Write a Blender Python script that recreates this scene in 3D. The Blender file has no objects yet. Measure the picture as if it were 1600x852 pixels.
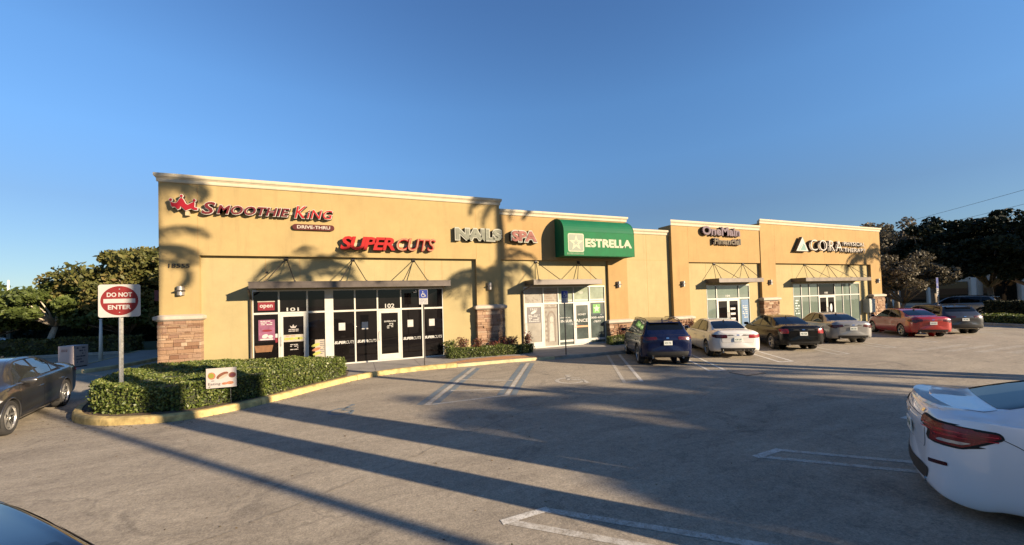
import bpy, bmesh, math, random
import numpy as np
from math import radians, sin, cos, tan, pi, atan2, hypot
from mathutils import Vector, Matrix, geometry
from mathutils.bvhtree import BVHTree

random.seed(7)
rng = np.random.default_rng(7)
SC = bpy.context.scene
COL = SC.collection

# ------------------------------------------------------------------ camera
CAM_H = 2.4
a_, p_, r_ = radians(67.829), math.atan(14.19 / 601.0), radians(1.665)
fh = Vector((cos(a_), sin(a_), 0)); rt = Vector((sin(a_), -cos(a_), 0)); up = Vector((0, 0, 1))
fw = fh * cos(p_) + up * sin(p_); u2 = -fh * sin(p_) + up * cos(p_)
Rv = rt * cos(r_) - u2 * sin(r_); Uv = u2 * cos(r_) + rt * sin(r_)
cam = bpy.data.cameras.new("camera")
cam.sensor_width = 36.0
cam.lens = 36.0 * 601.0 / 1600.0
cam.shift_y = (454.87 - 426.0) / 1600.0
cam.clip_end = 3000
camo = bpy.data.objects.new("camera", cam)
M = Matrix.Identity(4)
for i in range(3):
    M[i][0] = Rv[i]; M[i][1] = Uv[i]; M[i][2] = -fw[i]
M[0][3] = 0; M[1][3] = 0; M[2][3] = CAM_H
camo.matrix_world = M
COL.objects.link(camo)
SC.camera = camo

# ------------------------------------------------------------------ light
SUN_EL = radians(16.5)
to_sun = Vector((0.656 * cos(SUN_EL), -0.755 * cos(SUN_EL), sin(SUN_EL))).normalized()
w = bpy.data.worlds.new("World"); SC.world = w; w.use_nodes = True
nt = w.node_tree
bg = nt.nodes["Background"]
sky = nt.nodes.new("ShaderNodeTexSky")
sky.sky_type = 'NISHITA'; sky.sun_disc = False
sky.sun_elevation = SUN_EL
sky.sun_rotation = atan2(to_sun.x, to_sun.y)
sky.air_density = 1.0; sky.dust_density = 0.0; sky.ozone_density = 3.0; sky.altitude = 0
# clear winter air: the nishita sky with its horizon band kept blue
tcw = nt.nodes.new("ShaderNodeTexCoord"); sep = nt.nodes.new("ShaderNodeSeparateXYZ"); nt.links.new(tcw.outputs['Generated'], sep.inputs[0])
rp_ = nt.nodes.new("ShaderNodeValToRGB"); cr_ = rp_.color_ramp
cr_.elements[0].position = 0.0; cr_.elements[0].color = (0.50, 0.56, 0.70, 1); cr_.elements[1].position = 0.62; cr_.elements[1].color = (0.84, 1.10, 1.38, 1)
for z_, c_ in ((0.10, (0.62, 0.66, 0.74, 1)), (0.20, (0.70, 0.76, 0.86, 1)), (0.32, (0.86, 1.08, 1.26, 1)), (0.44, (0.93, 1.22, 1.44, 1))):
    e_ = cr_.elements.new(z_); e_.color = c_
nt.links.new(sep.outputs[2], rp_.inputs[0])
mw = nt.nodes.new("ShaderNodeMix"); mw.data_type = 'RGBA'; mw.blend_type = 'MULTIPLY'; mw.inputs[0].default_value = 1
nt.links.new(sky.outputs[0], mw.inputs[6]); nt.links.new(rp_.outputs[0], mw.inputs[7]); nt.links.new(mw.outputs[2], bg.inputs[0])
bg.inputs[1].default_value = 0.052
sl = bpy.data.lights.new("sun", 'SUN'); sl.energy = 5.0; sl.angle = radians(0.55); sl.color = (1.0, 0.80, 0.56)
so = bpy.data.objects.new("sun", sl)
so.rotation_euler = to_sun.to_track_quat('Z', 'Y').to_euler()
so.location = (20, -20, 30)
COL.objects.link(so)
SC.view_settings.view_transform = 'Standard'
SC.view_settings.look = 'None'
SC.view_settings.exposure = 1.52
SC.view_settings.gamma = 1
SC.view_settings.use_curve_mapping = False

# ------------------------------------------------------------------ materials
MATS = {}
def new_mat(name):
    m = bpy.data.materials.new(name); m.use_nodes = True
    return m, m.node_tree, m.node_tree.nodes["Principled BSDF"]
def simple(name, col, rough=0.6, metal=0.0, var=0.0, vscale=3.0, bump=0.0, bscale=80.0, spec=0.5, coat=0.0, flake=0, emit=None, alpha=None):
    if name in MATS: return MATS[name]
    m, t, b = new_mat(name)
    N, L = t.nodes, t.links
    b.inputs['Base Color'].default_value = (*col, 1)
    b.inputs['Roughness'].default_value = rough
    b.inputs['Metallic'].default_value = metal
    b.inputs['Specular IOR Level'].default_value = spec
    if coat:
        b.inputs['Coat Weight'].default_value = coat; b.inputs['Coat Roughness'].default_value = 0.04
    tc = N.new("ShaderNodeTexCoord")
    if var:
        n = N.new("ShaderNodeTexNoise"); n.inputs['Scale'].default_value = vscale; n.inputs['Detail'].default_value = 6
        n.inputs['Roughness'].default_value = 0.65
        L.new(tc.outputs['Object'], n.inputs['Vector'])
        r = N.new("ShaderNodeValToRGB")
        r.color_ramp.elements[0].position = 0.3; r.color_ramp.elements[1].position = 0.72
        r.color_ramp.elements[0].color = (*[c * (1 - var) for c in col], 1)
        r.color_ramp.elements[1].color = (*[min(1, c * (1 + var * 0.7)) for c in col], 1)
        L.new(n.outputs['Fac'], r.inputs['Fac']); L.new(r.outputs['Color'], b.inputs['Base Color'])
        rr = N.new("ShaderNodeMapRange"); rr.inputs['To Min'].default_value = max(0.02, rough - 0.12 * min(1, rough * 4)); rr.inputs['To Max'].default_value = min(1, rough + 0.12 * min(1, rough * 4))
        L.new(n.outputs['Fac'], rr.inputs['Value']); L.new(rr.outputs[0], b.inputs['Roughness'])
    if bump:
        n2 = N.new("ShaderNodeTexNoise"); n2.inputs['Scale'].default_value = bscale; n2.inputs['Detail'].default_value = 4
        L.new(tc.outputs['Object'], n2.inputs['Vector'])
        bp = N.new("ShaderNodeBump"); bp.inputs['Strength'].default_value = bump; bp.inputs['Distance'].default_value = 0.01
        L.new(n2.outputs['Fac'], bp.inputs['Height']); L.new(bp.outputs[0], b.inputs['Normal'])
    if emit:
        b.inputs['Emission Color'].default_value = (*emit[0], 1); b.inputs['Emission Strength'].default_value = emit[1]
    MATS[name] = m
    return m

def mixc(t, fac, a, b, blend='MIX'):
    n = t.nodes.new("ShaderNodeMix"); n.data_type = 'RGBA'; n.blend_type = blend
    for sock, v in ((n.inputs[0], fac), (n.inputs[6], a), (n.inputs[7], b)):
        if isinstance(v, (int, float)): sock.default_value = v
        elif isinstance(v, tuple): sock.default_value = (*v, 1) if len(v) == 3 else v
        else: t.links.new(v, sock)
    return n.outputs[2]
def noise(t, vec, scale, detail=5, rough=0.6, dist=0.0):
    n = t.nodes.new("ShaderNodeTexNoise"); n.inputs['Scale'].default_value = scale
    n.inputs['Detail'].default_value = detail; n.inputs['Roughness'].default_value = rough; n.inputs['Distortion'].default_value = dist
    t.links.new(vec, n.inputs['Vector']); return n.outputs['Fac']
def mapping(t, vec, scale=(1, 1, 1), rot=(0, 0, 0), loc=(0, 0, 0)):
    n = t.nodes.new("ShaderNodeMapping"); n.inputs['Scale'].default_value = scale; n.inputs['Rotation'].default_value = rot
    n.inputs['Location'].default_value = loc
    t.links.new(vec, n.inputs['Vector']); return n.outputs[0]
def ramp(t, fac, p0, p1, c0=0.0, c1=1.0):
    n = t.nodes.new("ShaderNodeMapRange"); n.inputs['From Min'].default_value = p0; n.inputs['From Max'].default_value = p1
    n.inputs['To Min'].default_value = c0; n.inputs['To Max'].default_value = c1; n.clamp = True
    t.links.new(fac, n.inputs['Value']); return n.outputs[0]
def math_(t, op, a, b=0.0):
    n = t.nodes.new("ShaderNodeMath"); n.operation = op
    for s, v in ((n.inputs[0], a), (n.inputs[1], b)):
        if isinstance(v, (int, float)): s.default_value = v
        else: t.links.new(v, s)
    return n.outputs[0]
def geo_pos(t):
    return t.nodes.new("ShaderNodeNewGeometry").outputs['Position']

def asphalt_color(t):
    P = geo_pos(t)
    big = noise(t, P, 0.20, 5, 0.65, 0.8)
    mid = noise(t, mapping(t, P, (0.45, 1.7, 1), (0, 0, radians(8))), 1.2, 7, 0.75, 0.5)
    med = noise(t, P, 11, 4, 0.8)
    fine = noise(t, P, 38, 3, 0.8)
    grit = noise(t, P, 110, 2, 0.6)
    c = mixc(t, ramp(t, big, .36, .64), (0.250, 0.215, 0.168), (0.345, 0.300, 0.232))
    c = mixc(t, ramp(t, mid, .42, .62, 0, .6), c, (0.415, 0.362, 0.280))
    pd = noise(t, mapping(t, P, (1.0, 1.0, 1), (0, 0, 0), (13, 5, 0)), 0.62, 8, 0.78, 1.4)
    c = mixc(t, ramp(t, pd, .54, .68, 0, .62), c, (0.125, 0.110, 0.092))
    c = mixc(t, ramp(t, med, .34, .68, 0, .85), mixc(t, 1.0, c, (0.74, 0.735, 0.73), 'MULTIPLY'), mixc(t, 1.0, c, (1.16, 1.16, 1.16), 'MULTIPLY'))
    c = mixc(t, ramp(t, fine, .32, .70, 0, .9), mixc(t, 1.0, c, (0.62, 0.62, 0.63), 'MULTIPLY'), mixc(t, 1.0, c, (1.28, 1.27, 1.25), 'MULTIPLY'))
    c = mixc(t, ramp(t, grit, .60, .70, 0, .5), c, (0.48, 0.43, 0.36))
    # cracks: thin edges of a warped cell pattern, present only in patches
    v = t.nodes.new("ShaderNodeTexVoronoi"); v.feature = 'DISTANCE_TO_EDGE'; v.inputs['Scale'].default_value = 0.33
    wv = t.nodes.new("ShaderNodeVectorMath"); wv.operation = 'ADD'
    nn = t.nodes.new("ShaderNodeTexNoise"); nn.inputs['Scale'].default_value = 1.3; nn.inputs['Detail'].default_value = 8
    t.links.new(P, nn.inputs['Vector'])
    sc = t.nodes.new("ShaderNodeVectorMath"); sc.operation = 'SCALE'; sc.inputs['Scale'].default_value = 0.9
    t.links.new(nn.outputs['Color'], sc.inputs[0]); t.links.new(P, wv.inputs[0]); t.links.new(sc.outputs[0], wv.inputs[1])
    t.links.new(wv.outputs[0], v.inputs['Vector'])
    crack = math_(t, 'MULTIPLY', ramp(t, v.outputs['Distance'], .0, .010, 1, 0), ramp(t, noise(t, P, .35, 3), .46, .56))
    c = mixc(t, math_(t, 'MULTIPLY', crack, .35), c, (0.07, 0.06, 0.05))
    # pits and drips: small dark specks, some of them stretched
    for sc_, th, st in ((1.9, .05, .7), (5.5, .10, .55)):
        v2 = t.nodes.new("ShaderNodeTexVoronoi"); v2.inputs['Scale'].default_value = sc_; v2.inputs['Randomness'].default_value = 1
        t.links.new(mapping(t, P, (.55, 1.5, 1), (0, 0, radians(20 * sc_))), v2.inputs['Vector'])
        on = ramp(t, noise(t, P, 1.1, 3, .6, .3), .50, .60)
        c = mixc(t, math_(t, 'MULTIPLY', math_(t, 'MULTIPLY', ramp(t, v2.outputs['Distance'], th * .6, th, 1, 0), on), st), c, (0.075, 0.065, 0.055))
    return c, fine, grit, P
def make_asphalt():
    m, t, b = new_mat("asphalt")
    c, fine, grit, P = asphalt_color(t)
    t.links.new(c, b.inputs['Base Color'])
    b.inputs['Roughness'].default_value = 0.88; b.inputs['Specular IOR Level'].default_value = 0.3
    bp = t.nodes.new("ShaderNodeBump"); bp.inputs['Strength'].default_value = 0.5; bp.inputs['Distance'].default_value = 0.007
    t.links.new(math_(t, 'ADD', fine, math_(t, 'MULTIPLY', grit, .6)), bp.inputs['Height']); t.links.new(bp.outputs[0], b.inputs['Normal'])
    return m
def make_paint(name, col, wear=0.5, strength=1.0):
    m, t, b = new_mat(name)
    c, fine, grit, P = asphalt_color(t)
    n = noise(t, P, 7, 8, .78, .3)
    f = math_(t, 'MULTIPLY', ramp(t, n, wear - .14, wear + .14), strength)
    n3 = ramp(t, fine, .38, .52, .45, 1)
    f = math_(t, 'MULTIPLY', f, n3)
    t.links.new(mixc(t, f, c, col), b.inputs['Base Color'])
    b.inputs['Roughness'].default_value = 0.8; b.inputs['Specular IOR Level'].default_value = 0.3
    return m
def make_stucco(name, col, streak=0.25):
    m, t, b = new_mat(name)
    P = geo_pos(t)
    c = mixc(t, ramp(t, noise(t, P, .55, 7, .75), .32, .68), tuple(x * .86 for x in col), tuple(min(1, x * 1.07) for x in col))
    st = noise(t, mapping(t, P, (3.0, 3.0, .22)), 1.6, 7, .7)
    c = mixc(t, ramp(t, st, .52, .75, 0, streak), c, (col[0] * .55, col[1] * .55, col[2] * .6))
    c = mixc(t, ramp(t, noise(t, P, 30, 3, .7), .35, .7, 0, .22), c, tuple(x * .8 for x in col))
    t.links.new(c, b.inputs['Base Color'])
    b.inputs['Roughness'].default_value = 0.92; b.inputs['Specular IOR Level'].default_value = 0.2
    bp = t.nodes.new("ShaderNodeBump"); bp.inputs['Strength'].default_value = 0.3; bp.inputs['Distance'].default_value = 0.008
    t.links.new(noise(t, P, 60, 5, .75), bp.inputs['Height']); t.links.new(bp.outputs[0], b.inputs['Normal'])
    return m
def make_attr(name, cols, rough=0.8, spec=0.3, trans=0.0, bump=0.0, pos=(0, .5, 1)):
    """colour picked by the mesh attribute 'tone' (leaf or stone colours; dark_leaf has shade put in)"""
    m, t, b = new_mat(name)
    at = t.nodes.new("ShaderNodeAttribute"); at.attribute_name = "tone"
    r = t.nodes.new("ShaderNodeValToRGB")
    while len(r.color_ramp.elements) < len(cols): r.color_ramp.elements.new(.5)
    for i, cc in enumerate(cols):
        r.color_ramp.elements[i].position = i / (len(cols) - 1); r.color_ramp.elements[i].color = (*cc, 1)
    t.links.new(at.outputs['Fac'], r.inputs['Fac'])
    P = geo_pos(t)
    c = r.outputs['Color']
    c = mixc(t, ramp(t, noise(t, P, 14, 5, .7), .3, .7, 0, .5), c, mixc(t, 1.0, c, (.68, .66, .64), 'MULTIPLY'))
    t.links.new(c, b.inputs['Base Color'])
    b.inputs['Roughness'].default_value = rough; b.inputs['Specular IOR Level'].default_value = spec
    if bump:
        bp = t.nodes.new("ShaderNodeBump"); bp.inputs['Strength'].default_value = bump; bp.inputs['Distance'].default_value = 0.02
        t.links.new(noise(t, P, 22, 6, .75), bp.inputs['Height']); t.links.new(bp.outputs[0], b.inputs['Normal'])
    if trans:
        tr = t.nodes.new("ShaderNodeBsdfTranslucent"); mx = t.nodes.new("ShaderNodeMixShader"); mx.inputs[0].default_value = trans
        t.links.new(c, tr.inputs['Color']); t.links.new(b.outputs[0], mx.inputs[1]); t.links.new(tr.outputs[0], mx.inputs[2])
        t.links.new(mx.outputs[0], t.nodes["Material Output"].inputs['Surface'])
    return m
def make_glass(name, col, rough=0.03, spec=0.5, slats=0.0, slat_col=None, var=0.3, coat=1.0):
    """shop or car glazing with what hangs right behind it (dark room, blinds) or a sky reflection as colour"""
    m, t, b = new_mat(name)
    P = geo_pos(t)
    c = mixc(t, ramp(t, noise(t, P, 1.3, 5, .7), .3, .75), tuple(x * (1 - var) for x in col), tuple(x * (1 + var) for x in col))
    if slats:
        wv = t.nodes.new("ShaderNodeTexWave"); wv.wave_type = 'BANDS'; wv.bands_direction = 'X'; wv.inputs['Scale'].default_value = slats
        wv.inputs['Distortion'].default_value = .4
        t.links.new(P, wv.inputs['Vector']); c = mixc(t, ramp(t, wv.outputs['Fac'], .2, .8), c, slat_col)
    t.links.new(c, b.inputs['Base Color'])
    b.inputs['Roughness'].default_value = rough; b.inputs['Specular IOR Level'].default_value = spec
    b.inputs['Coat Weight'].default_value = coat; b.inputs['Coat Roughness'].default_value = 0.01
    MATS[name] = m
    return m

asphalt = make_asphalt()
white_line = make_paint("white_line_paint", (0.60, 0.58, 0.53), .42, .95)
worn_line = make_paint("worn_line_paint", (0.55, 0.53, 0.48), .46, .75)
blue_line = make_paint("blue_line_paint", (0.085, 0.145, 0.20), .38, .9)
yellow_kerb = simple("yellow_kerb_paint", (0.42, 0.31, 0.12), .75, var=.55, vscale=5, bump=.4, bscale=60)
grey_kerb = simple("kerb_concrete", (0.30, 0.26, 0.21), .85, var=.3, vscale=4, bump=.4, bscale=60)
pale_kerb = simple("faded_kerb_paint", (0.46, 0.37, 0.20), .8, var=.35, vscale=4, bump=.4, bscale=60)
concrete = simple("sidewalk_concrete", (0.24, 0.22, 0.195), .85, var=.2, vscale=1.7, bump=.3, bscale=70)
grass_m = simple("turf_soil", (0.10, 0.12, 0.045), .95, var=.4, vscale=4, bump=.8, bscale=40)
soil = simple("soil", (0.10, 0.07, 0.045), .95, var=.4, vscale=8, bump=.8, bscale=50)
st_up = make_stucco("ochre_stucco", (0.310, 0.230, 0.104), .36)
st_low = make_stucco("yellow_stucco", (0.310, 0.252, 0.128), .30)
st_or = make_stucco("orange_stucco", (0.310, 0.204, 0.088), .34)
trim = make_stucco("cream_trim", (0.42, 0.37, 0.27), .35)
cap_m = simple("cap_stone", (0.36, 0.31, 0.25), .8, var=.15, vscale=4, bump=.3)
stone_m = make_attr("ledge_stone", [(0.16, 0.085, 0.052), (0.25, 0.155, 0.095), (0.32, 0.215, 0.14), (0.21, 0.125, 0.085), (0.35, 0.26, 0.18)], .9, .2, bump=.9)
mortar = simple("dark_mortar", (0.10, 0.07, 0.05), .95)  # dark backing in the joints between the stones
bronze = simple("bronze_canopy_metal", (0.085, 0.070, 0.060), .45, .3, var=.25, vscale=3)
darkm = simple("dark_metal", (0.035, 0.03, 0.028), .5, .4)
alu = simple("white_aluminium", (0.42, 0.41, 0.37), .4, .0, var=.1, vscale=4)
lampm = simple("lamp_metal", (0.30, 0.28, 0.26), .4, .6)
gl_dark = make_glass("dark_shop_glass", (0.006, 0.005, 0.005), .02, .2, coat=.25)
gl_store = make_glass("frosted_film_glass", (0.25, 0.23, 0.195), .25, .4, var=.25)
gl_mid = make_glass("poster_film_glass", (0.06, 0.075, 0.07), .06, .5, var=.5)
gl_sky = make_glass("sky_reflection_glass", (0.22, 0.25, 0.185), .10, .5, var=.35)  # pale tone is the reflected sky painted into the pane colour
gl_blind = make_glass("blind_glass", (0.085, 0.11, 0.092), .06, .5, 3.2, (0.14, 0.175, 0.145), var=.15)
paper = simple("paper_white", (0.34, 0.33, 0.31), .8, var=.06, vscale=12)
galv = simple("galvanised_steel", (0.42, 0.41, 0.38), .42, .6, var=.3, vscale=14)
sign_white = simple("sign_white_sheet", (0.34, 0.33, 0.31), .6, spec=.2, var=.07, vscale=5)
sign_red = simple("sign_red_sheet", (0.15, 0.016, 0.016), .6, spec=.2, var=.15, vscale=6)
sign_blue = simple("sign_blue_sheet", (0.010, 0.025, 0.15), .6, spec=.2, var=.1, vscale=6)
bark = simple("bark", (0.20, 0.16, 0.12), .95, var=.5, vscale=7, bump=1.0, bscale=25)
palm_bark = simple("palm_bark", (0.28, 0.25, 0.22), .95, var=.35, vscale=5, bump=.8, bscale=20)
hedge_leaf = make_attr("hedge_leaf", [(0.022, 0.040, 0.007), (0.070, 0.105, 0.018), (0.135, 0.165, 0.035), (0.26, 0.26, 0.09)], .45, .5, .3)
olive_leaf = make_attr("olive_leaf", [(0.035, 0.045, 0.010), (0.085, 0.092, 0.024), (0.135, 0.125, 0.035), (0.17, 0.12, 0.04)], .6, .3, .25)
green_leaf = make_attr("green_leaf", [(0.028, 0.045, 0.010), (0.07, 0.095, 0.020), (0.12, 0.15, 0.035)], .6, .3, .25)
dark_leaf = make_attr("dark_leaf", [(0.006, 0.009, 0.005), (0.016, 0.022, 0.010), (0.032, 0.040, 0.018)], .6, .15, .1)  # dark foliage, the shade among the trees put into its colour
grey_leaf = make_attr("dusty_leaf", [(0.05, 0.046, 0.028), (0.115, 0.10, 0.066), (0.22, 0.185, 0.13)], .7, .3, .2)
red_leaf = make_attr("croton_leaf", [(0.05, 0.012, 0.015), (0.13, 0.025, 0.025), (0.09, 0.07, 0.02), (0.22, 0.05, 0.03)], .5, .4, .2)
leaf_core = simple("hedge_shade_twigs", (0.030, 0.034, 0.014), .95, var=.4, vscale=12)

# ------------------------------------------------------------------ object helpers
def wl(o):
    v = Vector((0, 0, 0))
    while o is not None:
        v += Vector(o.location); o = o.parent
    return v
def thing(name, label, cat, loc=(0, 0, 0), rotz=0.0, group=None, kind=None):
    o = bpy.data.objects.new(name, None); COL.objects.link(o)
    o.empty_display_size = 0.2
    o.location = loc; o.rotation_euler = (0, 0, rotz)
    return tag(o, label, cat, group, kind)
def tag(o, label=None, cat=None, group=None, kind=None):
    if label: o['label'] = label
    if cat: o['category'] = cat
    if group: o['group'] = group
    if kind: o['kind'] = kind
    return o
def struct(o): o['kind'] = 'structure'; return o
class MB:
    def __init__(s): s.v = []; s.f = []; s.m = []; s.tone = []
    def add(s, vs, fs, m=0, tone=None):
        n = len(s.v); s.v += [tuple(p) for p in vs]; s.f += [tuple(i + n for i in f) for f in fs]; s.m += [m] * len(fs)
        s.tone += [(random.random() if tone is None else tone)] * len(vs)
        return s
    def box(s, x0, x1, y0, y1, z0, z1, m=0, tone=None):
        vs = [(x0, y0, z0), (x1, y0, z0), (x1, y1, z0), (x0, y1, z0), (x0, y0, z1), (x1, y0, z1), (x1, y1, z1), (x0, y1, z1)]
        return s.add(vs, [(3, 2, 1, 0), (4, 5, 6, 7), (0, 1, 5, 4), (1, 2, 6, 5), (2, 3, 7, 6), (3, 0, 4, 7)], m, tone)
    def rbox(s, x0, x1, y0, y1, z0, z1, c=0.01, m=0, tone=None):
        """box with chamfered edges"""
        pts = []
        def P(x, y, z): pts.append((x, y, z)); return len(pts) - 1
        idx = {}
        for ix, (xa, xs) in enumerate(((x0, 1), (x1, -1))):
            for iy, (ya, ys) in enumerate(((y0, 1), (y1, -1))):
                for iz, (za, zs) in enumerate(((z0, 1), (z1, -1))):
                    idx[ix, iy, iz] = (P(xa, ya + c * ys, za + c * zs), P(xa + c * xs, ya, za + c * zs), P(xa + c * xs, ya + c * ys, za))
        f = []
        for ix in (0, 1):
            q = [idx[ix, 0, 0][0], idx[ix, 1, 0][0], idx[ix, 1, 1][0], idx[ix, 0, 1][0]]; f.append(q if ix else q[::-1])
            q = [idx[0, ix, 0][1], idx[1, ix, 0][1], idx[1, ix, 1][1], idx[0, ix, 1][1]]; f.append(q[::-1] if ix else q)
            q = [idx[0, 0, ix][2], idx[1, 0, ix][2], idx[1, 1, ix][2], idx[0, 1, ix][2]]; f.append(q if ix else q[::-1])
        for a in (0, 1):
            for b in (0, 1):
                f.append((idx[a, b, 0][0], idx[a, b, 0][1], idx[a, b, 1][1], idx[a, b, 1][0]))
                f.append((idx[a, 0, b][0], idx[a, 0, b][2], idx[a, 1, b][2], idx[a, 1, b][0]))
                f.append((idx[0, a, b][1], idx[0, a, b][2], idx[1, a, b][2], idx[1, a, b][1]))
                for c2 in (0, 1): pass
        for k in idx.values(): f.append(k)
        return s.add(pts, f, m, tone)
    def tube(s, pts, r, n=8, m=0, cap=True):
        pts = [Vector(p) for p in pts]; R = r if isinstance(r, (list, tuple)) else [r] * len(pts)
        rings = []
        vs = []
        for i, p in enumerate(pts):
            d = (pts[min(i + 1, len(pts) - 1)] - pts[max(i - 1, 0)]).normalized()
            a = d.orthogonal().normalized() if i == 0 else (pa - d * pa.dot(d)).normalized()
            pa = a; b = d.cross(a)
            for k in range(n):
                t = 2 * pi * k / n; vs.append(p + (a * cos(t) + b * sin(t)) * R[i])
        fs = []
        for i in range(len(pts) - 1):
            for k in range(n):
                fs.append((i * n + k, i * n + (k + 1) % n, (i + 1) * n + (k + 1) % n, (i + 1) * n + k))
        if cap:
            fs.append(tuple(range(n))[::-1]); fs.append(tuple(range((len(pts) - 1) * n, len(pts) * n)))
        return s.add(vs, fs, m)
    def prism(s, poly, z0, z1, m=0, axis='z'):
        """extrude a 2D polygon; axis z: (x,y), axis y: (x,z), axis x: (y,z)"""
        n = len(poly)
        ar = sum(poly[i][0] * poly[(i + 1) % n][1] - poly[(i + 1) % n][0] * poly[i][1] for i in range(n))
        if ar < 0: poly = poly[::-1]
        mk = {'z': lambda p, h: (p[0], p[1], h), 'y': lambda p, h: (p[0], h, p[1]), 'x': lambda p, h: (h, p[0], p[1])}[axis]
        vs = [mk(p, z0) for p in poly] + [mk(p, z1) for p in poly]
        fs = [tuple(range(n))[::-1], tuple(range(n, 2 * n))] + [(i, (i + 1) % n, n + (i + 1) % n, n + i) for i in range(n)]
        if axis == 'y': fs = [f[::-1] for f in fs]
        return s.add(vs, fs, m)
    def lathe(s, prof, n=32, m=0, axis='y', c=(0, 0, 0)):
        vs = []; fs = []
        for (r, h) in prof:
            for k in range(n):
                t = 2 * pi * k / n
                vs.append((c[0] + r * cos(t), c[1] + h, c[2] + r * sin(t)) if axis == 'y' else (c[0] + r * cos(t), c[1] + r * sin(t), c[2] + h))
        for i in range(len(prof) - 1):
            for k in range(n):
                fs.append((i * n + k, i * n + (k + 1) % n, (i + 1) * n + (k + 1) % n, (i + 1) * n + k))
        return s.add(vs, fs, m)
    def build(s, name, mats, parent=None, smooth=False, local=False, loc=None, ang=None):
        me = bpy.data.meshes.new(name)
        off = Vector((0, 0, 0))
        if parent is not None and not local: off = wl(parent)
        if loc is not None: off = Vector(loc)
        me.from_pydata([(p[0] - off.x, p[1] - off.y, p[2] - off.z) for p in s.v], [], s.f)
        if not isinstance(mats, (list, tuple)): mats = [mats]
        for m in mats: me.materials.append(m)
        if len(mats) > 1: me.polygons.foreach_set('material_index', s.m)
        if smooth:
            me.polygons.foreach_set('use_smooth', [True] * len(s.f))
            if ang: me.set_sharp_from_angle(angle=radians(ang))
        at = me.attributes.new("tone", 'FLOAT', 'POINT'); at.data.foreach_set('value', s.tone)
        me.update()
        o = bpy.data.objects.new(name, me); COL.objects.link(o)
        if parent is not None: o.parent = parent
        if loc is not None: o.location = loc
        return o
def np_mesh(name, V, F, mats, tone=None, parent=None, loc=(0, 0, 0), smooth=False):
    me = bpy.data.meshes.new(name)
    V = np.asarray(V, dtype=np.float32) - np.array(loc, dtype=np.float32)
    k = F.shape[1]
    me.vertices.add(len(V)); me.vertices.foreach_set('co', V.ravel())
    me.loops.add(F.size); me.loops.foreach_set('vertex_index', F.ravel().astype(np.int32))
    me.polygons.add(len(F)); me.polygons.foreach_set('loop_start', np.arange(0, F.size, k, dtype=np.int32))
    try: me.polygons.foreach_set('loop_total', np.full(len(F), k, dtype=np.int32))
    except Exception: pass
    for m in (mats if isinstance(mats, (list, tuple)) else [mats]): me.materials.append(m)
    if tone is not None:
        at = me.attributes.new("tone", 'FLOAT', 'POINT'); at.data.foreach_set('value', np.asarray(tone, dtype=np.float32))
    me.update(calc_edges=True)
    if smooth: me.polygons.foreach_set('use_smooth', [True] * len(F))
    o = bpy.data.objects.new(name, me); COL.objects.link(o)
    if parent is not None: o.parent = parent
    else: o.location = loc
    return o
def leaves(centers, size, tone, flat=0.0, aspect=0.55):
    """small pointed quads with random directions"""
    n = len(centers)
    d = rng.normal(size=(n, 3)); d /= np.linalg.norm(d, axis=1)[:, None]
    e = rng.normal(size=(n, 3)); e[:, 2] += flat * 2
    e = np.cross(d, e); e /= np.linalg.norm(e, axis=1)[:, None] + 1e-9
    s = (size * rng.uniform(.6, 1.3, n))[:, None]
    c = np.asarray(centers)
    V = np.stack([c - d * s, c - e * s * aspect, c + d * s, c + e * s * aspect], 1).reshape(-1, 3)
    F = np.arange(4 * n).reshape(n, 4)
    return V, F, np.repeat(tone, 4)
def dup(root, loc, rotz, label=None):
    r = root.copy(); COL.objects.link(r); r.location = loc; r.rotation_euler = (0, 0, rotz)
    if label: r['label'] = label
    for ch in list(root.children):
        c = ch.copy(); COL.objects.link(c); c.parent = r
        for g in list(ch.children):
            d = g.copy(); COL.objects.link(d); d.parent = c
    return r

def text_mb(body, x0, x1, z0, z1, y, depth, offset=0.0, shear=0.0, spacing=1.0, bold=0.0):
    """lettering as a solid facing -Y that fills the given rectangle; returns (verts, faces)"""
    cu = bpy.data.curves.new("lettering", 'FONT'); cu.body = body; cu.size = 1.0; cu.extrude = 0.5; cu.offset = bold + offset
    cu.shear = shear; cu.space_character = spacing; cu.resolution_u = 3
    ob = bpy.data.objects.new("lettering", cu); COL.objects.link(ob)
    dg = bpy.context.evaluated_depsgraph_get(); dg.update()
    me = bpy.data.meshes.new_from_object(ob.evaluated_get(dg))
    V = np.array([v.co[:] for v in me.vertices]); F = [tuple(p.vertices) for p in me.polygons]
    bpy.data.objects.remove(ob); bpy.data.curves.remove(cu); bpy.data.meshes.remove(me)
    lo, hi = V.min(0), V.max(0)
    sx = (x1 - x0) / (hi[0] - lo[0]); sz = (z1 - z0) / (hi[1] - lo[1])
    W = np.stack([x0 + (V[:, 0] - lo[0]) * sx, y + depth * (.5 - V[:, 2]), z0 + (V[:, 1] - lo[1]) * sz], 1)
    return [tuple(p) for p in W], F
def text(mb, body, x0, x1, z0, z1, y, depth=.01, m=0, **k):
    v, f = text_mb(body, x0, x1, z0, z1, y, depth, **k); mb.add(v, f, m)
    return mb
# ------------------------------------------------------------------ ground and paving
def sheet(name, poly, z, mat):
    mb = MB(); mb.add([(x, y, z) for x, y in poly], [tuple(range(len(poly)))]); o = mb.build(name, mat)
    if sum(poly[i][0] * poly[(i + 1) % len(poly)][1] - poly[(i + 1) % len(poly)][0] * poly[i][1] for i in range(len(poly))) < 0: o.data.flip_normals()
    return struct(o)
g = sheet("ground", [(-900, -900), (900, -900), (900, 900), (-900, 900)], 0, asphalt)

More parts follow.
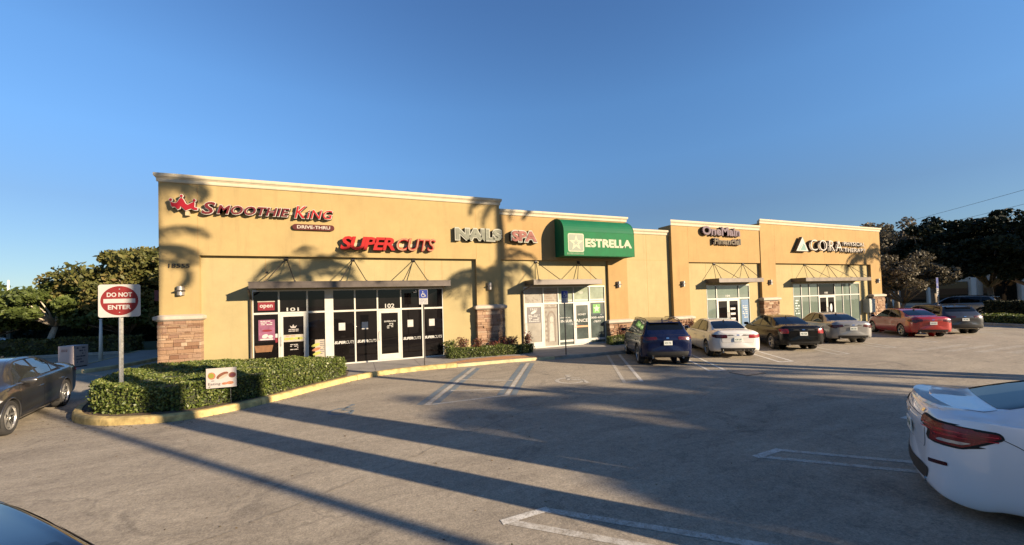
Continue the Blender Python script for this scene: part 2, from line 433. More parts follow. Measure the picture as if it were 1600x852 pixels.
def smooth_path(pts, n=6):
    out = []
    P = [Vector((*p, 0)) for p in pts]
    for i in range(len(P) - 1):
        p0, p1, p2, p3 = P[max(i - 1, 0)], P[i], P[i + 1], P[min(i + 2, len(P) - 1)]
        for k in range(n):
            t = k / n
            q = .5 * ((2 * p1) + (p2 - p0) * t + (2 * p0 - 5 * p1 + 4 * p2 - p3) * t * t + (3 * p1 - p0 - 3 * p2 + p3) * t ** 3)
            out.append((q.x, q.y))
    out.append(pts[-1]); return out
def kerb(name, path, mat, h=.15, wd=.16, side=1):
    """kerb stones along a path, the road on the path's side; joints every 3 m"""
    mb = MB(); n = len(path)
    prof = [(0, -.02), (0.012, h - .035), (.035, h - .008), (.07, h + .002), (wd, h + .002), (wd, -.02)]
    L = 0; segs = [[]]
    for i, (x, y) in enumerate(path):
        a = path[max(i - 1, 0)]; b = path[min(i + 1, n - 1)]
        d = Vector((b[0] - a[0], b[1] - a[1])).normalized(); nn = Vector((-d.y, d.x)) * side
        ring = [(x + nn.x * o, y + nn.y * o, z) for o, z in prof]
        if i: L += hypot(x - path[i - 1][0], y - path[i - 1][1])
        segs[-1].append(ring)
        if L > 3.0 and i < n - 1:
            L = 0; r2 = [(q[0] + d.x * .012, q[1] + d.y * .012, q[2]) for q in ring]; segs.append([r2])
    k = len(prof)
    for sg in segs:
        if len(sg) < 2: continue
        vs = [p for r in sg for p in r]; fs = []
        for i in range(len(sg) - 1):
            for j in range(k - 1):
                q = (i * k + j, i * k + j + 1, (i + 1) * k + j + 1, (i + 1) * k + j); fs.append(q if side < 0 else q[::-1])
        e = tuple(range(k)); fs.append(e if side > 0 else e[::-1]); e2 = tuple(range((len(sg) - 1) * k, len(sg) * k)); fs.append(e2[::-1] if side > 0 else e2)
        mb.add(vs, fs)
    return struct(mb.build(name, mat))
isl = [(-6.75, 16.6), (-6.72, 15.4), (-6.60, 14.1), (-6.38, 12.9), (-6.05, 12.0), (-5.62, 11.35), (-5.05, 10.90), (-4.5, 10.66), (-3.89, 10.50), (-3.36, 10.53), (-2.83, 10.75), (-2.29, 11.12), (-1.69, 11.68), (-.99, 12.42), (-.30, 13.05), (.35, 13.50), (1.2, 13.78)]
isl_s = smooth_path(isl)
kerb("yellow_kerb", isl_s + smooth_path([(1.2, 13.78), (2.2, 13.88), (3.4, 13.90)], 5)[1:], yellow_kerb)
kerb("faded_kerb", smooth_path([(3.415, 13.90), (5.0, 13.86), (6.4, 13.75), (7.3, 13.60)], 5), pale_kerb, h=.11)
kerb("grey_kerb", smooth_path([(7.32, 13.597), (8.4, 13.45), (10, 13.42), (16, 13.42), (24, 13.42), (37.0, 13.42), (37.4, 13.8), (37.4, 22)], 6), grey_kerb, h=.13)
# island bed and the raised walk along the shops
bed = [(x + .10, y + .02) if x < -6 else (x, y + .1) for x, y in isl_s]
walk_edge = [(x, y + .08) for x, y in smooth_path([(-.30, 13.05), (.35, 13.50), (1.2, 13.78), (2.2, 13.88), (5.0, 13.86), (7.3, 13.60), (10, 13.42), (37.3, 13.42)], 4)]
sheet("planting_bed", [p for p in bed if p[0] < -.25 or p[1] > 15] + [(-.25, 14.6), (-3.5, 15.4), (-3.5, 16.2), (-6.0, 16.2)], .135, soil)
sheet("sidewalk", walk_edge + [(37.3, 16.6), (-3.6, 16.6), (-3.6, 15.4), (-.3, 14.6)], .118, concrete)
jm = simple("walk_joint", (0.09, 0.08, 0.075), .9)
mb = MB()
for k in range(24): x = .6 + k * 1.55; mb.box(x, x + .014, 14.05, 16.05, .1185, .1205)
mb.box(0.2, 37, 14.72, 14.734, .1187, .1203)
struct(mb.build("sidewalk_joints", jm))
# ground behind and beside the building, verges
sheet("roof_ground", [(-5.9, 16.3), (37, 16.3), (37, 36), (-5.9, 36)], .004, asphalt)
kerb("median_kerb", smooth_path([(-8.2, 28.5), (-8.7, 24.2), (-9.2, 21.8), (-9.9, 20.65), (-10.7, 20.75), (-11.0, 21.8), (-11.2, 24.5), (-11.6, 28.5)], 5)[::-1], pale_kerb)
sheet("median_grass", [(-8.35, 28.5), (-8.85, 24.2), (-9.35, 21.9), (-9.95, 20.85), (-10.6, 20.9), (-10.85, 21.8), (-11.05, 24.5), (-11.45, 28.5)], .13, concrete)
sheet("far_left_lawn", [(-60, 29.2), (-22, 29.4), (-8.5, 28.7), (-8.0, 31), (-5, 60), (-80, 60)], .05, grass_m)
kerb("far_left_kerb", [(-60, 29.1), (-22, 29.3), (-12.4, 28.7)], grey_kerb)
sheet("right_verge", [(36.3, 12.3), (35.5, 9), (34.6, 4.5), (38, -6), (60, -10), (60, 12.3)], .12, grass_m)
kerb("verge_kerb", smooth_path([(60, 12.4), (37.5, 12.45), (36.3, 12.2), (35.6, 9.5), (34.9, 6.5), (34.6, 3.5), (36.5, -2)], 5)[::-1], grey_kerb, side=-1)
sheet("far_right_lawn", [(37.6, 14), (52, 14), (60, 30), (60, 70), (37.6, 40)], .05, grass_m)

# painted markings
def stripe(name, a, b, wd, mat, z=.004):
    a = Vector(a); b = Vector(b); d = (b - a).normalized(); n = Vector((-d.y, d.x)) * wd / 2
    return struct(MB().add([(*(a - n), z), (*(b - n), z), (*(b + n), z), (*(a + n), z)], [(0, 1, 2, 3)]).build(name, mat))
D1 = Vector((.515, .857))
for k in range(8):
    x0 = 7.42 + 3.27 * k
    for dx in (0, -.50):
        a = Vector((x0 + dx, 8.72 - dx * .25)); L = 5.3
        if k == 0 and dx: stripe("parking_stripe", a, a + D1 * L, .10, worn_line)
        else: stripe("parking_stripe", a, a + D1 * L, .10, white_line if k < 3 else worn_line)
    stripe("parking_stripe", (x0 + .02, 8.76), (x0 - .52, 8.89), .10, white_line if k in (1, 2) else worn_line, .0044)
D2 = Vector((.742, -.670))
for k in range(4):
    x0 = 1.95 + 3.96 * k
    a = Vector((x0, 4.0 - .02 * k)); b = Vector((x0 - .48, 3.97 - .02 * k)) 
    stripe("parking_stripe", a, a + D2 * 5.2, .10, worn_line); stripe("parking_stripe", b, b + D2 * 5.2, .10, worn_line)
    stripe("parking_stripe", a + Vector((.05, 0)), b - Vector((.05, 0)), .10, white_line, .0044)
# accessible bay: white lines edged in blue, a closing line and faint hatching
for (a, b) in (((1.50, 9.18), (3.92, 13.42)), ((3.48, 9.12), (5.98, 13.30))):
    A, B = Vector(a), Vector(b); n = Vector((-.866, .5)) * .17
    stripe("accessible_stripe", A, B, .12, worn_line, .0048)
    stripe("accessible_stripe", A + n, B + n, .16, blue_line); stripe("accessible_stripe", A - n, B - n, .16, blue_line)
stripe("accessible_stripe", (1.55, 9.17), (3.5, 9.13), .09, worn_line, .0044)
stripe("accessible_stripe", (2.35, 10.35), (3.65, 9.75), .09, worn_line, .0044)
stripe("accessible_stripe", (2.95, 11.6), (4.3, 10.7), .09, worn_line, .0044)
# painted wheelchair figure
def figure(x, y, s, z=.004, mat=white_line):
    mb = MB(); u = Vector((.52, .855)); v = Vector((.855, -.52))
    def W(p): q = Vector((x, y)) + v * p[0] * s + u * p[1] * s; return (q.x, q.y, z)
    pts = []; n = 22
    for i in range(n + 1):
        t = radians(95 + 265 * i / n); pts.append((cos(t), sin(t)))
    for i in range(n):
        p, q = pts[i], pts[i + 1]
        mb.add([W((p[0] * .42, p[1] * .42)), W((q[0] * .42, q[1] * .42)), W((q[0] * .56, q[1] * .56)), W((p[0] * .56, p[1] * .56))], [(3, 2, 1, 0)])
    for poly in ([(-.1, .1), (.06, .1), (.0, .85), (-.16, .85)], [(-.06, .45), (.4, .45), (.4, .56), (-.06, .56)], [(.02, .1), (.5, .1), (.5, .24), (.02, .24)], [(.42, .16), (.56, .2), (.76, -.36), (.62, -.42)]):
        mb.add([W(p) for p in poly], [(3, 2, 1, 0)])
    mb.add([W((-.08 + .13 * cos(2 * pi * i / 12), 1.03 + .13 * sin(2 * pi * i / 12))) for i in range(12)], [tuple(range(12))[::-1]])
    return struct(mb.build("accessible_symbol", mat))
figure(5.75, 9.85, .75, mat=worn_line)
figure(-.35, 9.6, .5, mat=blue_line)
for k in range(6):
    a = Vector((20.0 + k * .5, 7.9 - k * .62)); stripe("faded_crossing_bar", a, a + Vector((3.6, -.1)), .30, make_paint("ghost_line_paint", (0.5, 0.49, 0.45), .56, .55) if k == 0 else bpy.data.materials["ghost_line_paint"])
# old construction seam running across the lot
sm = make_paint("seam_tar", (0.10, 0.09, 0.075), .50, .7)
sp_ = smooth_path([(-3.5, 4.0), (-2.35, 4.62), (-1.45, 5.0), (-.5, 5.5), (.1, 5.85), (.75, 6.2), (1.6, 6.75), (3.2, 7.6), (6, 9.2)], 6)
for k in range(len(sp_) - 1):
    if (k * 7) % 11 != 3: stripe("asphalt_seam", (sp_[k][0] + .02 * sin(k * 2.1), sp_[k][1] + .02 * cos(k * 1.7)), (sp_[k + 1][0] + .02 * sin(k * 2.1 + 2.1), sp_[k + 1][1] + .02 * cos(k * 1.7 + 1.7)), .03 + .015 * sin(k), sm, .0035)
# drain grate
t_ = thing("drain_grate", "dark metal drain grate in the asphalt near the white car at the right", "drain", (10.9, 8.15, 0))
mb = MB(); mb.box(10.5, 11.3, 7.85, 8.45, .002, .01); mb.build("frame", darkm, t_)
mb = MB()
for k in range(9): mb.box(10.54 + k * .085, 10.58 + k * .085, 7.9, 8.4, .010, .016)
mb.build("grate_bars", galv, t_)
# paved ramp patch of reddish pavers in front of the planting
rp = simple("red_pavers", (0.42, 0.20, 0.09), .9, var=.5, vscale=22, bump=.8, bscale=60)
sheet("paver_patch", [(2.9, 14.07), (5.0, 14.04), (6.95, 13.86), (6.4, 14.35), (5.6, 14.78), (4.3, 14.80), (3.4, 14.45)], .1225, rp)

# ------------------------------------------------------------------ the shops building
YA = 16.09; Y2 = 16.17; YB = 16.27; BK = 32.0
bld = thing("retail_building", "long low ochre stucco shopping plaza with stone piers and glass shopfronts", "building", (15.1, YA, 0))
def part(name, mb, mats, parent=None, **k): return mb.build(name, mats, parent or bld, **k)
# walls of each block: header band, pilasters; behind them the recessed yellow wall with openings
def wall_with_hole(mb, x0, x1, z0, z1, y0, y1, holes, m=0):
    xs = x0
    for (a, b, zb, zt) in sorted(holes):
        if a > xs: mb.box(xs, a, y0, y1, z0, z1, m)
        mb.box(a, b, y0, y1, zt, z1, m)
        if zb > z0: mb.box(a, b, y0, y1, z0, zb, m)
        xs = b
    if xs < x1: mb.box(xs, x1, y0, y1, z0, z1, m)
HB = 4.235
# block 1
mb = MB(); mb.box(-5.98, 6.05, YA, YA + .45, HB, 6.70); mb.box(-5.98, -4.90, YA, YA + .45, 0, HB); mb.box(4.90, 6.05, YA, YA + .45, 0, HB)
mb.box(-5.98, -5.6, YA + .45, BK, 0, 6.70); mb.box(5.7, 6.05, YA + .45, YA + .95, 3, 6.70)
part("wall", mb, st_up)
mb = MB(); wall_with_hole(mb, -4.90, 4.90, 0, HB, YB, YB + .25, [(-3.42, 3.44, 0, 3.02)]); part("recessed_wall", mb, st_low)
# block 2
mb = MB(); mb.box(6.05, 13.06, Y2, Y2 + .4, HB, 6.31); mb.box(11.88, 13.06, Y2, Y2 + .4, 0, HB); mb.box(12.8, 13.06, Y2 + .4, Y2 + .5, 3, 6.3)
part("wall", mb, st_or)
mb = MB(); wall_with_hole(mb, 6.05, 11.88, 0, HB, YB + .02, YB + .27, [(7.22, 11.7, 0, 3.0)]); part("recessed_wall", mb, st_low)
# block 3
mb = MB(); mb.box(13.06, 16.08, YB + .06, YB + .4, 0, 5.75); part("recessed_wall", mb, st_low)
# block 4
mb = MB(); mb.box(16.08, 23.16, Y2 - .04, Y2 + .4, HB, 6.27); mb.box(16.08, 17.28, Y2 - .04, Y2 + .4, 0, HB); mb.box(16.08, 16.4, Y2 + .4, Y2 + .9, 3, 6.27)
part("wall", mb, st_or)
mb = MB(); wall_with_hole(mb, 17.28, 23.16, 0, HB, YB, YB + .25, [(18.70, 22.24, 0, 2.93)]); part("recessed_wall", mb, st_low)
# block 5
mb = MB(); mb.box(23.16, 36.21, YA, YA + .45, HB, 6.71); mb.box(23.16, 24.49, YA, YA + .45, 0, HB); mb.box(34.90, 36.21, YA, YA + .45, 0, HB)
mb.box(35.9, 36.21, YA + .45, BK, 0, 6.71); mb.box(23.16, 23.5, YA + .45, YA + .95, 3, 6.71)
part("wall", mb, st_or)
mb = MB(); wall_with_hole(mb, 24.49, 34.90, 0, HB, YB, YB + .25, [(26.34, 33.7, 0, 2.93)]); part("recessed_wall", mb, st_low)
mb = MB(); mb.box(-5.6, 35.9, BK - .3, BK, 0, 5.5); part("rear_wall", mb, st_low)
mb = MB(); mb.box(-5.6, 35.9, YB + .4, BK - .3, 5.1, 5.3); part("roof", mb, simple("roof_membrane", (.5, .5, .48), .9))
# control joints in the stucco
jn = simple("stucco_joint", (0.30, 0.18, 0.07), .95)
mb = MB()
for x, y, a, b in ((-4.93, YA, HB, 6.66), (4.93, YA, HB, 6.66), (-1.9, YB, 3.02, HB), (-3.0, YB, 3.3, HB), (2.7, YB, 3.3, HB), (3.44, YB, 3.02, HB), (9.3, Y2, HB, 6.28), (11.9, Y2, HB, 6.28), (7.22, YB + .02, 3, HB), (10.9, YB + .02, 3, HB),
                   (14.5, YB + .06, .1, 5.7), (17.30, Y2 - .04, HB, 6.24), (18.7, YB, 2.93, HB), (22.24, YB, 2.93, HB), (24.5, YA, HB, 6.68), (34.9, YA, HB, 6.68), (29.5, YA, HB, 6.68), (26.34, YB, 2.93, HB), (33.7, YB, 2.93, HB)):
    part("stucco_joint", MB().box(x - .007, x + .007, y - .003, y + .02, a, b), jn)
part("stucco_joint", MB().box(13.07, 16.07, YB + .057, YB + .08, 4.325, 4.34), jn)
# cornices (front and returns)
LB = BK
def cornice(x0, x1, y, zb, zt, left=True, right=True):
    h = zt - zb; mb = MB(); e0 = .12 if left else 0; e1 = .12 if right else 0
    prof = [(0.00, zb), (.05, zb), (.07, zb + .10 * h), (.07, zb + .42 * h), (.10, zb + .46 * h), (.10, zb + .52 * h), (.15, zb + .60 * h), (.17, zb + .72 * h), (.17, zt), (-.5, zt), (-.5, zb + .02)]
    prof = [(o * .6 if o > 0 else o, z) for o, z in prof]
    n = len(prof); vs = []
    for (o, z) in prof: vs.append((x0 - (o if left else 0) + (0 if left else .003), y - o, z))
    for (o, z) in prof: vs.append((x1 + (o if right else 0) - (0 if right else .003), y - o, z))
    fs = [(i, n + i, n + (i + 1) % n, (i + 1) % n)[::-1] for i in range(n)] + [tuple(range(n)), tuple(range(n, 2 * n))[::-1]]
    mb.add(vs, [f[::-1] for f in fs])
    if left and x0 < 0: mb.box(x0 - .102, x0 + .03, y + .5, LB if x0 < 0 else y + .9, zb + .4 * h, zt - .003)
    if right and x1 > 36: mb.box(x1 - .03, x1 + .102, y + .5, BK, zb + .4 * h, zt - .003)
    part("cornice", mb, trim)
cornice(-5.98, 6.05, YA, 6.66, 6.94); cornice(6.06, 13.06, Y2, 6.27, 6.52, False); cornice(13.06, 16.08, YB + .06, 5.72, 5.98, False, False)
cornice(16.08, 23.15, Y2 - .04, 6.24, 6.54, True, False); cornice(23.16, 36.21, YA, 6.68, 6.95)
# stone piers
def pier(x0, x1, y, zt, depth=.10):
    mb = MB(); mb.box(x0 + .02, x1 - .02, y - depth + .03, y + .3, 0.02, zt - .01, 1, 0)
    z = .05; rr = random.Random(int(x0 * 100))
    while z < zt - .05:
        h = rr.choice((.045, .06, .075, .10, .13)); h = min(h, zt - .002 - z)
        x = x0
        while x < x1 - .001:
            wd = rr.uniform(.10, .42) * (1.2 if h > .06 else .9); wd = min(wd, x1 - x)
            if x1 - x - wd < .06: wd = x1 - x
            dd = rr.uniform(-.012, .03)
            mb.rbox(x + .003, x + wd - .003, y - depth - dd, y + .06 if x > x0 + .01 and x + wd < x1 - .01 else y + .28, z + .003, z + h - .003, .006, 0, rr.random())
            x += wd
        z += h
    p = part("stone_pier", mb, [stone_m, mortar])
    c = MB(); e = .10
    prof = [(x0 - .03, zt), (x0 - e, zt + .05), (x0 - e, zt + .15), (x0 - .02, zt + .20), (x1 + .02, zt + .20), (x1 + e, zt + .15), (x1 + e, zt + .05), (x1 + .03, zt)]
    vs = []
    def ring(ex, z): return [(x0 - ex, y - depth - ex, z), (x1 + ex, y - depth - ex, z), (x1 + ex, y + .25, z), (x0 - ex, y + .25, z)]
    for ex, z in ((.02, zt), (.07, zt + .04), (.085, zt + .06), (.085, zt + .14), (.07, zt + .16), (-.06, zt + .21)): vs += ring(ex, z)
    fs = [(i * 4 + k, i * 4 + (k + 1) % 4, (i + 1) * 4 + (k + 1) % 4, (i + 1) * 4 + k) for i in range(5) for k in range(4)] + [(3, 2, 1, 0), (20, 21, 22, 23)]
    c.add(vs, fs); c.build("pier_cap", cap_m, p)
pier(-6.00, -4.84, YA, 2.03); pier(4.86, 6.15, YA, 2.02); pier(11.78, 13.16, Y2, 1.06); pier(16.0, 17.36, Y2 - .04, 1.05); pier(23.1, 24.55, YA, 1.90); pier(34.8, 36.3, YA, 1.86)
# wall lamps: half cylinders open above and below
for x, z, y in ((-5.40, 3.03, YA), (5.48, 3.04, YA), (12.45, 3.04, Y2), (16.75, 3.02, Y2 - .04), (23.85, 3.04, YA), (35.6, 3.04, YA)):
    mb = MB(); n = 12
    arc = [(x + .10 * cos(pi * i / n + pi), y - .13 * sin(pi * i / n) - .03) for i in range(n + 1)]
    mb.prism([(x - .10, y)] + arc + [(x + .10, y)], z - .15, z + .15)
    p = part("wall_lamp", mb, lampm, smooth=True, ang=40)
    MB().box(x - .115, x + .115, y - .175, y - .003, z - .02, z + .02).build("lamp_band", darkm, p)
# canopies
CAN = [(-3.32, 3.56, 1.0), (7.28, 10.86, 1.0), (18.66, 22.28, .9), (26.2, 33.32, .9)]
def canopy(x0, x1, dp, rods, y=YB):
    mb = MB(); zt, zb = 3.275, 3.045; yf = y - dp
    mb.box(x0, x1, yf, yf + .035, zb, zt); mb.box(x0, x0 + .035, yf + .035, y, zb, zt); mb.box(x1 - .035, x1, yf + .035, y, zb, zt)
    mb.box(x0 + .035, x1 - .035, yf + .035, y, zb + .09, zb + .13)
    mb.box(x0 - .012, x1 + .012, yf - .012, yf, zt - .03, zt); mb.box(x0 - .012, x1 + .012, yf - .012, yf, zb, zb + .025)
    nb = int((x1 - x0) / .9)
    for k in range(1, nb): x = x0 + (x1 - x0) * k / nb; mb.box(x - .02, x + .02, yf + .04, y - .005, zb + .02, zb + .09)
    c = part("canopy", mb, bronze)
    for (ax, lx, rx) in rods:
        for q in (lx, rx):
            r = MB(); r.tube([(ax, y - .03, 4.17), (q, yf + .05, zt - .02)], .016, 8); r.box(q - .03, q + .03, yf + .02, yf + .08, zt - .02, zt + .03); r.build("rod", darkm, c)
        r = MB(); r.box(ax - .06, ax + .06, y - .05, y + .002, 4.10, 4.225); r.build("bracket", darkm, c)
canopy(*CAN[0], [(-2.33, -2.85, -1.95), (-.05, -.5, .40), (2.26, 1.72, 2.66)])
canopy(*CAN[1], [(7.88, 7.55, 8.65), (10.2, 9.55, 10.6)], YB + .02)
canopy(*CAN[2], [(19.35, 18.9, 20.3), (21.75, 21.1, 22.1)])
canopy(*CAN[3], [(27.6, 27.1, 28.75), (30.05, 29.5, 31.2), (32.5, 31.8, 33.2)])
# downpipes beside the first and second shopfronts
for x, y in ((-3.47, YB), (7.13, YB + .02)):
    r = MB(); r.tube([(x + .12, y - .9, 3.03), (x + .06, y - .45, 2.90), (x, y - .06, 2.80), (x, y - .05, .35), (x, y - .06, .22), (x - .06, y - .12, .14)], .035, 8)
    part("downpipe", r, bronze, smooth=True)
# shopfronts
def shopfront(xs, zt, ztr, y, doors, glass, thick=(), zb=.12):
    """xs mullion positions; doors: list of bay indices (single) or (index, 'double'); glass: material per bay or (top, bottom)"""
    fr = MB(); f = .055; yf, yb = y - .012, y + .10
    fr.box(xs[0], xs[-1], yf, yb, zt - f, zt); fr.box(xs[0], xs[-1], yf, yb, zb - .08, zb + .05)
    for i, x in enumerate(xs):
        wd = f / 2
        fr.box(max(x - wd, xs[0]), min(x + wd, xs[-1]), yf + .002, yb - .002, zb + .05, zt - f)
    for (i, _) in thick: fr.box(xs[i] + .02, xs[i + 1] - .02, yf + .004, yb, zb + .05, zt - f)
    for i in range(len(xs) - 1):
        if any(i == t[0] for t in thick): continue
        fr.box(xs[i] + f / 2, xs[i + 1] - f / 2, yf + .004, yb - .004, ztr - .035, ztr + .035)
    s = part("shopfront", fr, alu)
    for i in range(len(xs) - 1):
        if any(i == t[0] for t in thick): continue
        a, b = xs[i] + f / 2, xs[i + 1] - f / 2
        gt, gb = glass[i] if isinstance(glass[i], tuple) else (glass[i], glass[i])
        MB().box(a, b, y + .03, y + .045, ztr + .035, zt - f).build("window_pane", gt, s)
        if i in doors:
            halves = [(a, b)] if doors[i] == 1 else [(a, (a + b) / 2 - .004), ((a + b) / 2 + .004, b)]
            for k, (da, db) in enumerate(halves):
                d = MB(); st = .10 if len(halves) == 1 else .09
                z0, z1 = zb + .055, ztr - .04
                d.box(da + .006, da + st, y - .005, y + .045, z0, z1); d.box(db - st, db - .006, y - .005, y + .045, z0, z1)
                d.box(da + st, db - st, y - .004, y + .044, z1 - .10, z1); d.box(da + st, db - st, y - .004, y + .044, z0, z0 + .22)
                # pull handle, closer and glass belong to the leaf
                hx = da + st / 2 if doors[i] == 1 else (db - st / 2 if k == 0 else da + st / 2)
                d.tube([(hx, y - .005, .98), (hx, y - .07, .98), (hx, y - .07, 1.30), (hx, y - .005, 1.30)], .012, 6, 1)
                d.box(da + st, db - st, y + .015, y + .025, z0 + .22, z1 - .10, 2)
                d.build("glass_door", [alu, galv, gb], s)
        else:
            MB().box(a, b, y + .03, y + .045, zb + .05, ztr - .035).build("window_pane", gb, s)
    return s
sf1 = shopfront([-3.42, -2.60, -1.68, -1.06, -.82, -.025, .81, 1.715, 2.57, 3.44], 3.02, 2.17, YB, {1: 1, 6: 1}, [gl_dark] * 9, thick=[(3, 0)])
sf2 = shopfront([7.22, 8.22, 9.02, 9.87, 10.79, 11.70], 3.0, 2.19, YB + .02, {0: 1, 3: 1}, [(gl_store, gl_store), (gl_store, gl_store), (gl_sky, gl_mid), (gl_sky, gl_mid), (gl_sky, gl_mid)])
sf3 = shopfront([18.70, 19.49, 21.32, 22.24], 2.93, 2.12, YB, {1: 2}, [gl_blind, (gl_blind, gl_dark), (gl_blind, gl_blind)])
sf4 = shopfront([26.34, 27.18, 28.02, 28.98, 30.78, 31.70, 32.59, 33.70], 2.93, 2.10, YB, {3: 2}, [gl_blind, gl_blind, gl_blind, (gl_dark, gl_dark), gl_blind, gl_blind, gl_blind])

# ---- things stuck on the panes (parts of the shopfronts)
pw = simple("decal_white", (0.36, 0.355, 0.33), .6); pk = simple("poster_pink", (0.20, 0.07, 0.12), .5, var=.35, vscale=5); pr = simple("decal_red", (0.15, 0.010, 0.016), .5)
pgn = simple("decal_green", (0.05, 0.20, 0.02), .5, var=.2); pgy = simple("ink_grey", (0.12, 0.11, 0.11), .7); pbl = simple("poster_blue", (0.025, 0.09, 0.19), .5, var=.2, vscale=4)
pcr = simple("poster_cream", (0.30, 0.26, 0.20), .6, var=.15, vscale=6); pol = simple("picture_olive", (0.30, 0.30, 0.06), .6, var=.3, vscale=20); pbr = simple("picture_brown", (0.30, 0.12, 0.06), .6, var=.4, vscale=20)
yg = YB + .029
def decal(name, mb, mats, sf): return mb.build(name, mats, sf)
def card(x0, x1, z0, z1, y, mat, sf, name="notice"):
    return MB().box(x0, x1, y - .004, y, z0, z1).build(name, mat, sf)
decal("suite_number", text(MB(), "101", -2.36, -1.96, 2.225, 2.36, yg - .003, .004, bold=.02), pw, sf1)
decal("suite_number", text(MB(), "102", 1.10, 1.46, 2.225, 2.40, yg - .003, .004, bold=.015), pw, sf1)
m_ = MB().box(-3.26, -2.74, yg - .012, yg, 2.28, 2.58, 0); text(m_, "open", -3.20, -2.80, 2.34, 2.49, yg - .015, .006, 1, bold=.02); m_.box(-3.27, -2.73, yg - .014, yg, 2.585, 2.62, 2)
decal("open_sign", m_, [pr, pw, pcr], sf1)
def rows(mb, x0, x1, z0, z1, n, y, m, seed, dens=.8):
    r = random.Random(seed); h = (z1 - z0) / n
    for k in range(n):
        z = z1 - h * (k + .75); x = x0 + r.uniform(0, .1) * (x1 - x0)
        while x < x1 - .01:
            wd = r.uniform(.02, .09) * 1.2
            if r.random() < dens: mb.box(x, min(x + wd, x1), y - .003, y, z, z + h * .5, m)
            x += wd + .015
    return mb
def ell(mb, cx, cz, rx, rz, y, m, n=18, rot=0, d=.004):
    poly = []
    for i in range(n):
        a, b = rx * cos(2 * pi * i / n), rz * sin(2 * pi * i / n); poly.append((cx + a * cos(rot) - b * sin(rot), cz + a * sin(rot) + b * cos(rot)))
    return mb.prism(poly, y - d, y, m, 'y')
m_ = MB().box(-3.25, -2.74, yg - .004, yg, 1.20, 1.94, 0); rows(m_, -3.2, -2.8, 1.74, 1.92, 3, yg - .005, 1, 3); ell(m_, -3.05, 1.35, .10, .07, yg - .006, 1, rot=.4); ell(m_, -2.88, 1.33, .08, .06, yg - .006, 1); m_.box(-3.2, -2.8, yg - .007, yg - .004, 1.21, 1.26, 1); ell(m_, -2.98, 1.55, .16, .04, yg - .006, 2)
decal("smoothie_poster", m_, [pk, pw, pr], sf1)
m_ = MB().box(-2.73, -2.635, yg - .004, yg, 1.28, 1.42, 0); m_.box(-2.73, -2.635, yg - .004, yg, 1.10, 1.26, 1); decal("notice", m_, [pw, pr], sf1)
dm = pgy
m_ = MB(); m_.add([(-2.22, YB + .012, 1.60), (-2.08, YB + .012, 1.60), (-2.03, YB + .012, 1.70), (-2.11, YB + .012, 1.65), (-2.15, YB + .012, 1.74), (-2.19, YB + .012, 1.65), (-2.27, YB + .012, 1.70)], [tuple(range(7))])
decal("door_emblem", m_, simple("etched_grey", (.30, .27, .25), .7), sf1)
m_ = MB(); rows(m_, -2.32, -1.98, 1.46, 1.58, 2, YB + .012, 0, 5); decal("door_name", m_, simple("etched_grey", (.30, .27, .25), .7), sf1); m_ = MB(); rows(m_, -2.28, -2.0, .78, 1.02, 4, YB + .012, 0, 6)
decal("door_lettering", m_, simple("etched_grey", (.30, .27, .25), .7), sf1)
m_ = MB().box(-2.48, -1.80, YB + .008, YB + .013, 1.10, 1.36, 0)
for q in (-2.36, -2.2, -2.03, -1.92): ell(m_, q, 1.20 + .02 * (q * 7 % 1), .085, .05, YB + .006, 1 + int(q * 13) % 2)
rows(m_, -2.42, -2.1, 1.29, 1.34, 1, YB + .007, 2, 2)
decal("food_banner", m_, [pcr, pol, pbr], sf1)
m_ = MB().box(-1.44, -1.10, yg - .004, yg, .45, 1.12, 0)
for k, q in enumerate((.92, .76, .60)): ell(m_, -1.42 + .02 * k, q, .15, .055, yg - .006, 1 + k % 2, rot=.3)
rows(m_, -1.28, -1.13, .55, 1.08, 7, yg - .005, 3, 8, .7)
decal("food_poster", m_, [pcr, pol, pbr, pgy], sf1)
for x in (-.50, .33, 2.08, 2.96):
    m_ = MB().box(x - .115, x + .115, yg - .004, yg, 1.42, 1.71, 0); rows(m_, x - .09, x + .09, 1.46, 1.69, 6, yg - .005, 1, int(x * 50) + 99, .5); decal("notice", m_, [paper, simple("ink_light", (.45, .44, .43), .7)], sf1)
for x0, x1 in ((-.78, -.06), (.04, .76), (1.78, 2.50), (2.64, 3.38)):
    decal("window_lettering", text(MB(), "SUPER", x0, x0 + .40, .90, 1.01, yg - .003, .005, shear=.25, bold=.05, spacing=.9), pw, sf1)
    decal("window_lettering", text(MB(), "CUTS", x0 + .405, x1, .90, 1.01, yg - .003, .005, shear=.25, bold=-.005, spacing=.9), pw, sf1)
m_ = text(MB(), "SUPERCUTS", 1.05, 1.50, 1.66, 1.72, YB + .012, .004, shear=.2, bold=.02); decal("door_name", m_, pw, sf1); m_ = MB(); rows(m_, 1.15, 1.40, 1.40, 1.62, 5, YB + .013, 0, 11, .7)
decal("door_lettering", m_, pw, sf1)
# a room glimpsed behind the first pane: counter basket
m_ = MB(); m_.prism([(-3.34, .78), (-2.85, .78), (-2.80, 1.02), (-3.38, 1.02)], yg - .003, yg + .002, 0, 'y'); decal("counter_basket", m_, simple("basket_tan", (.16, .075, .03), .7, var=.3, vscale=9), sf1)
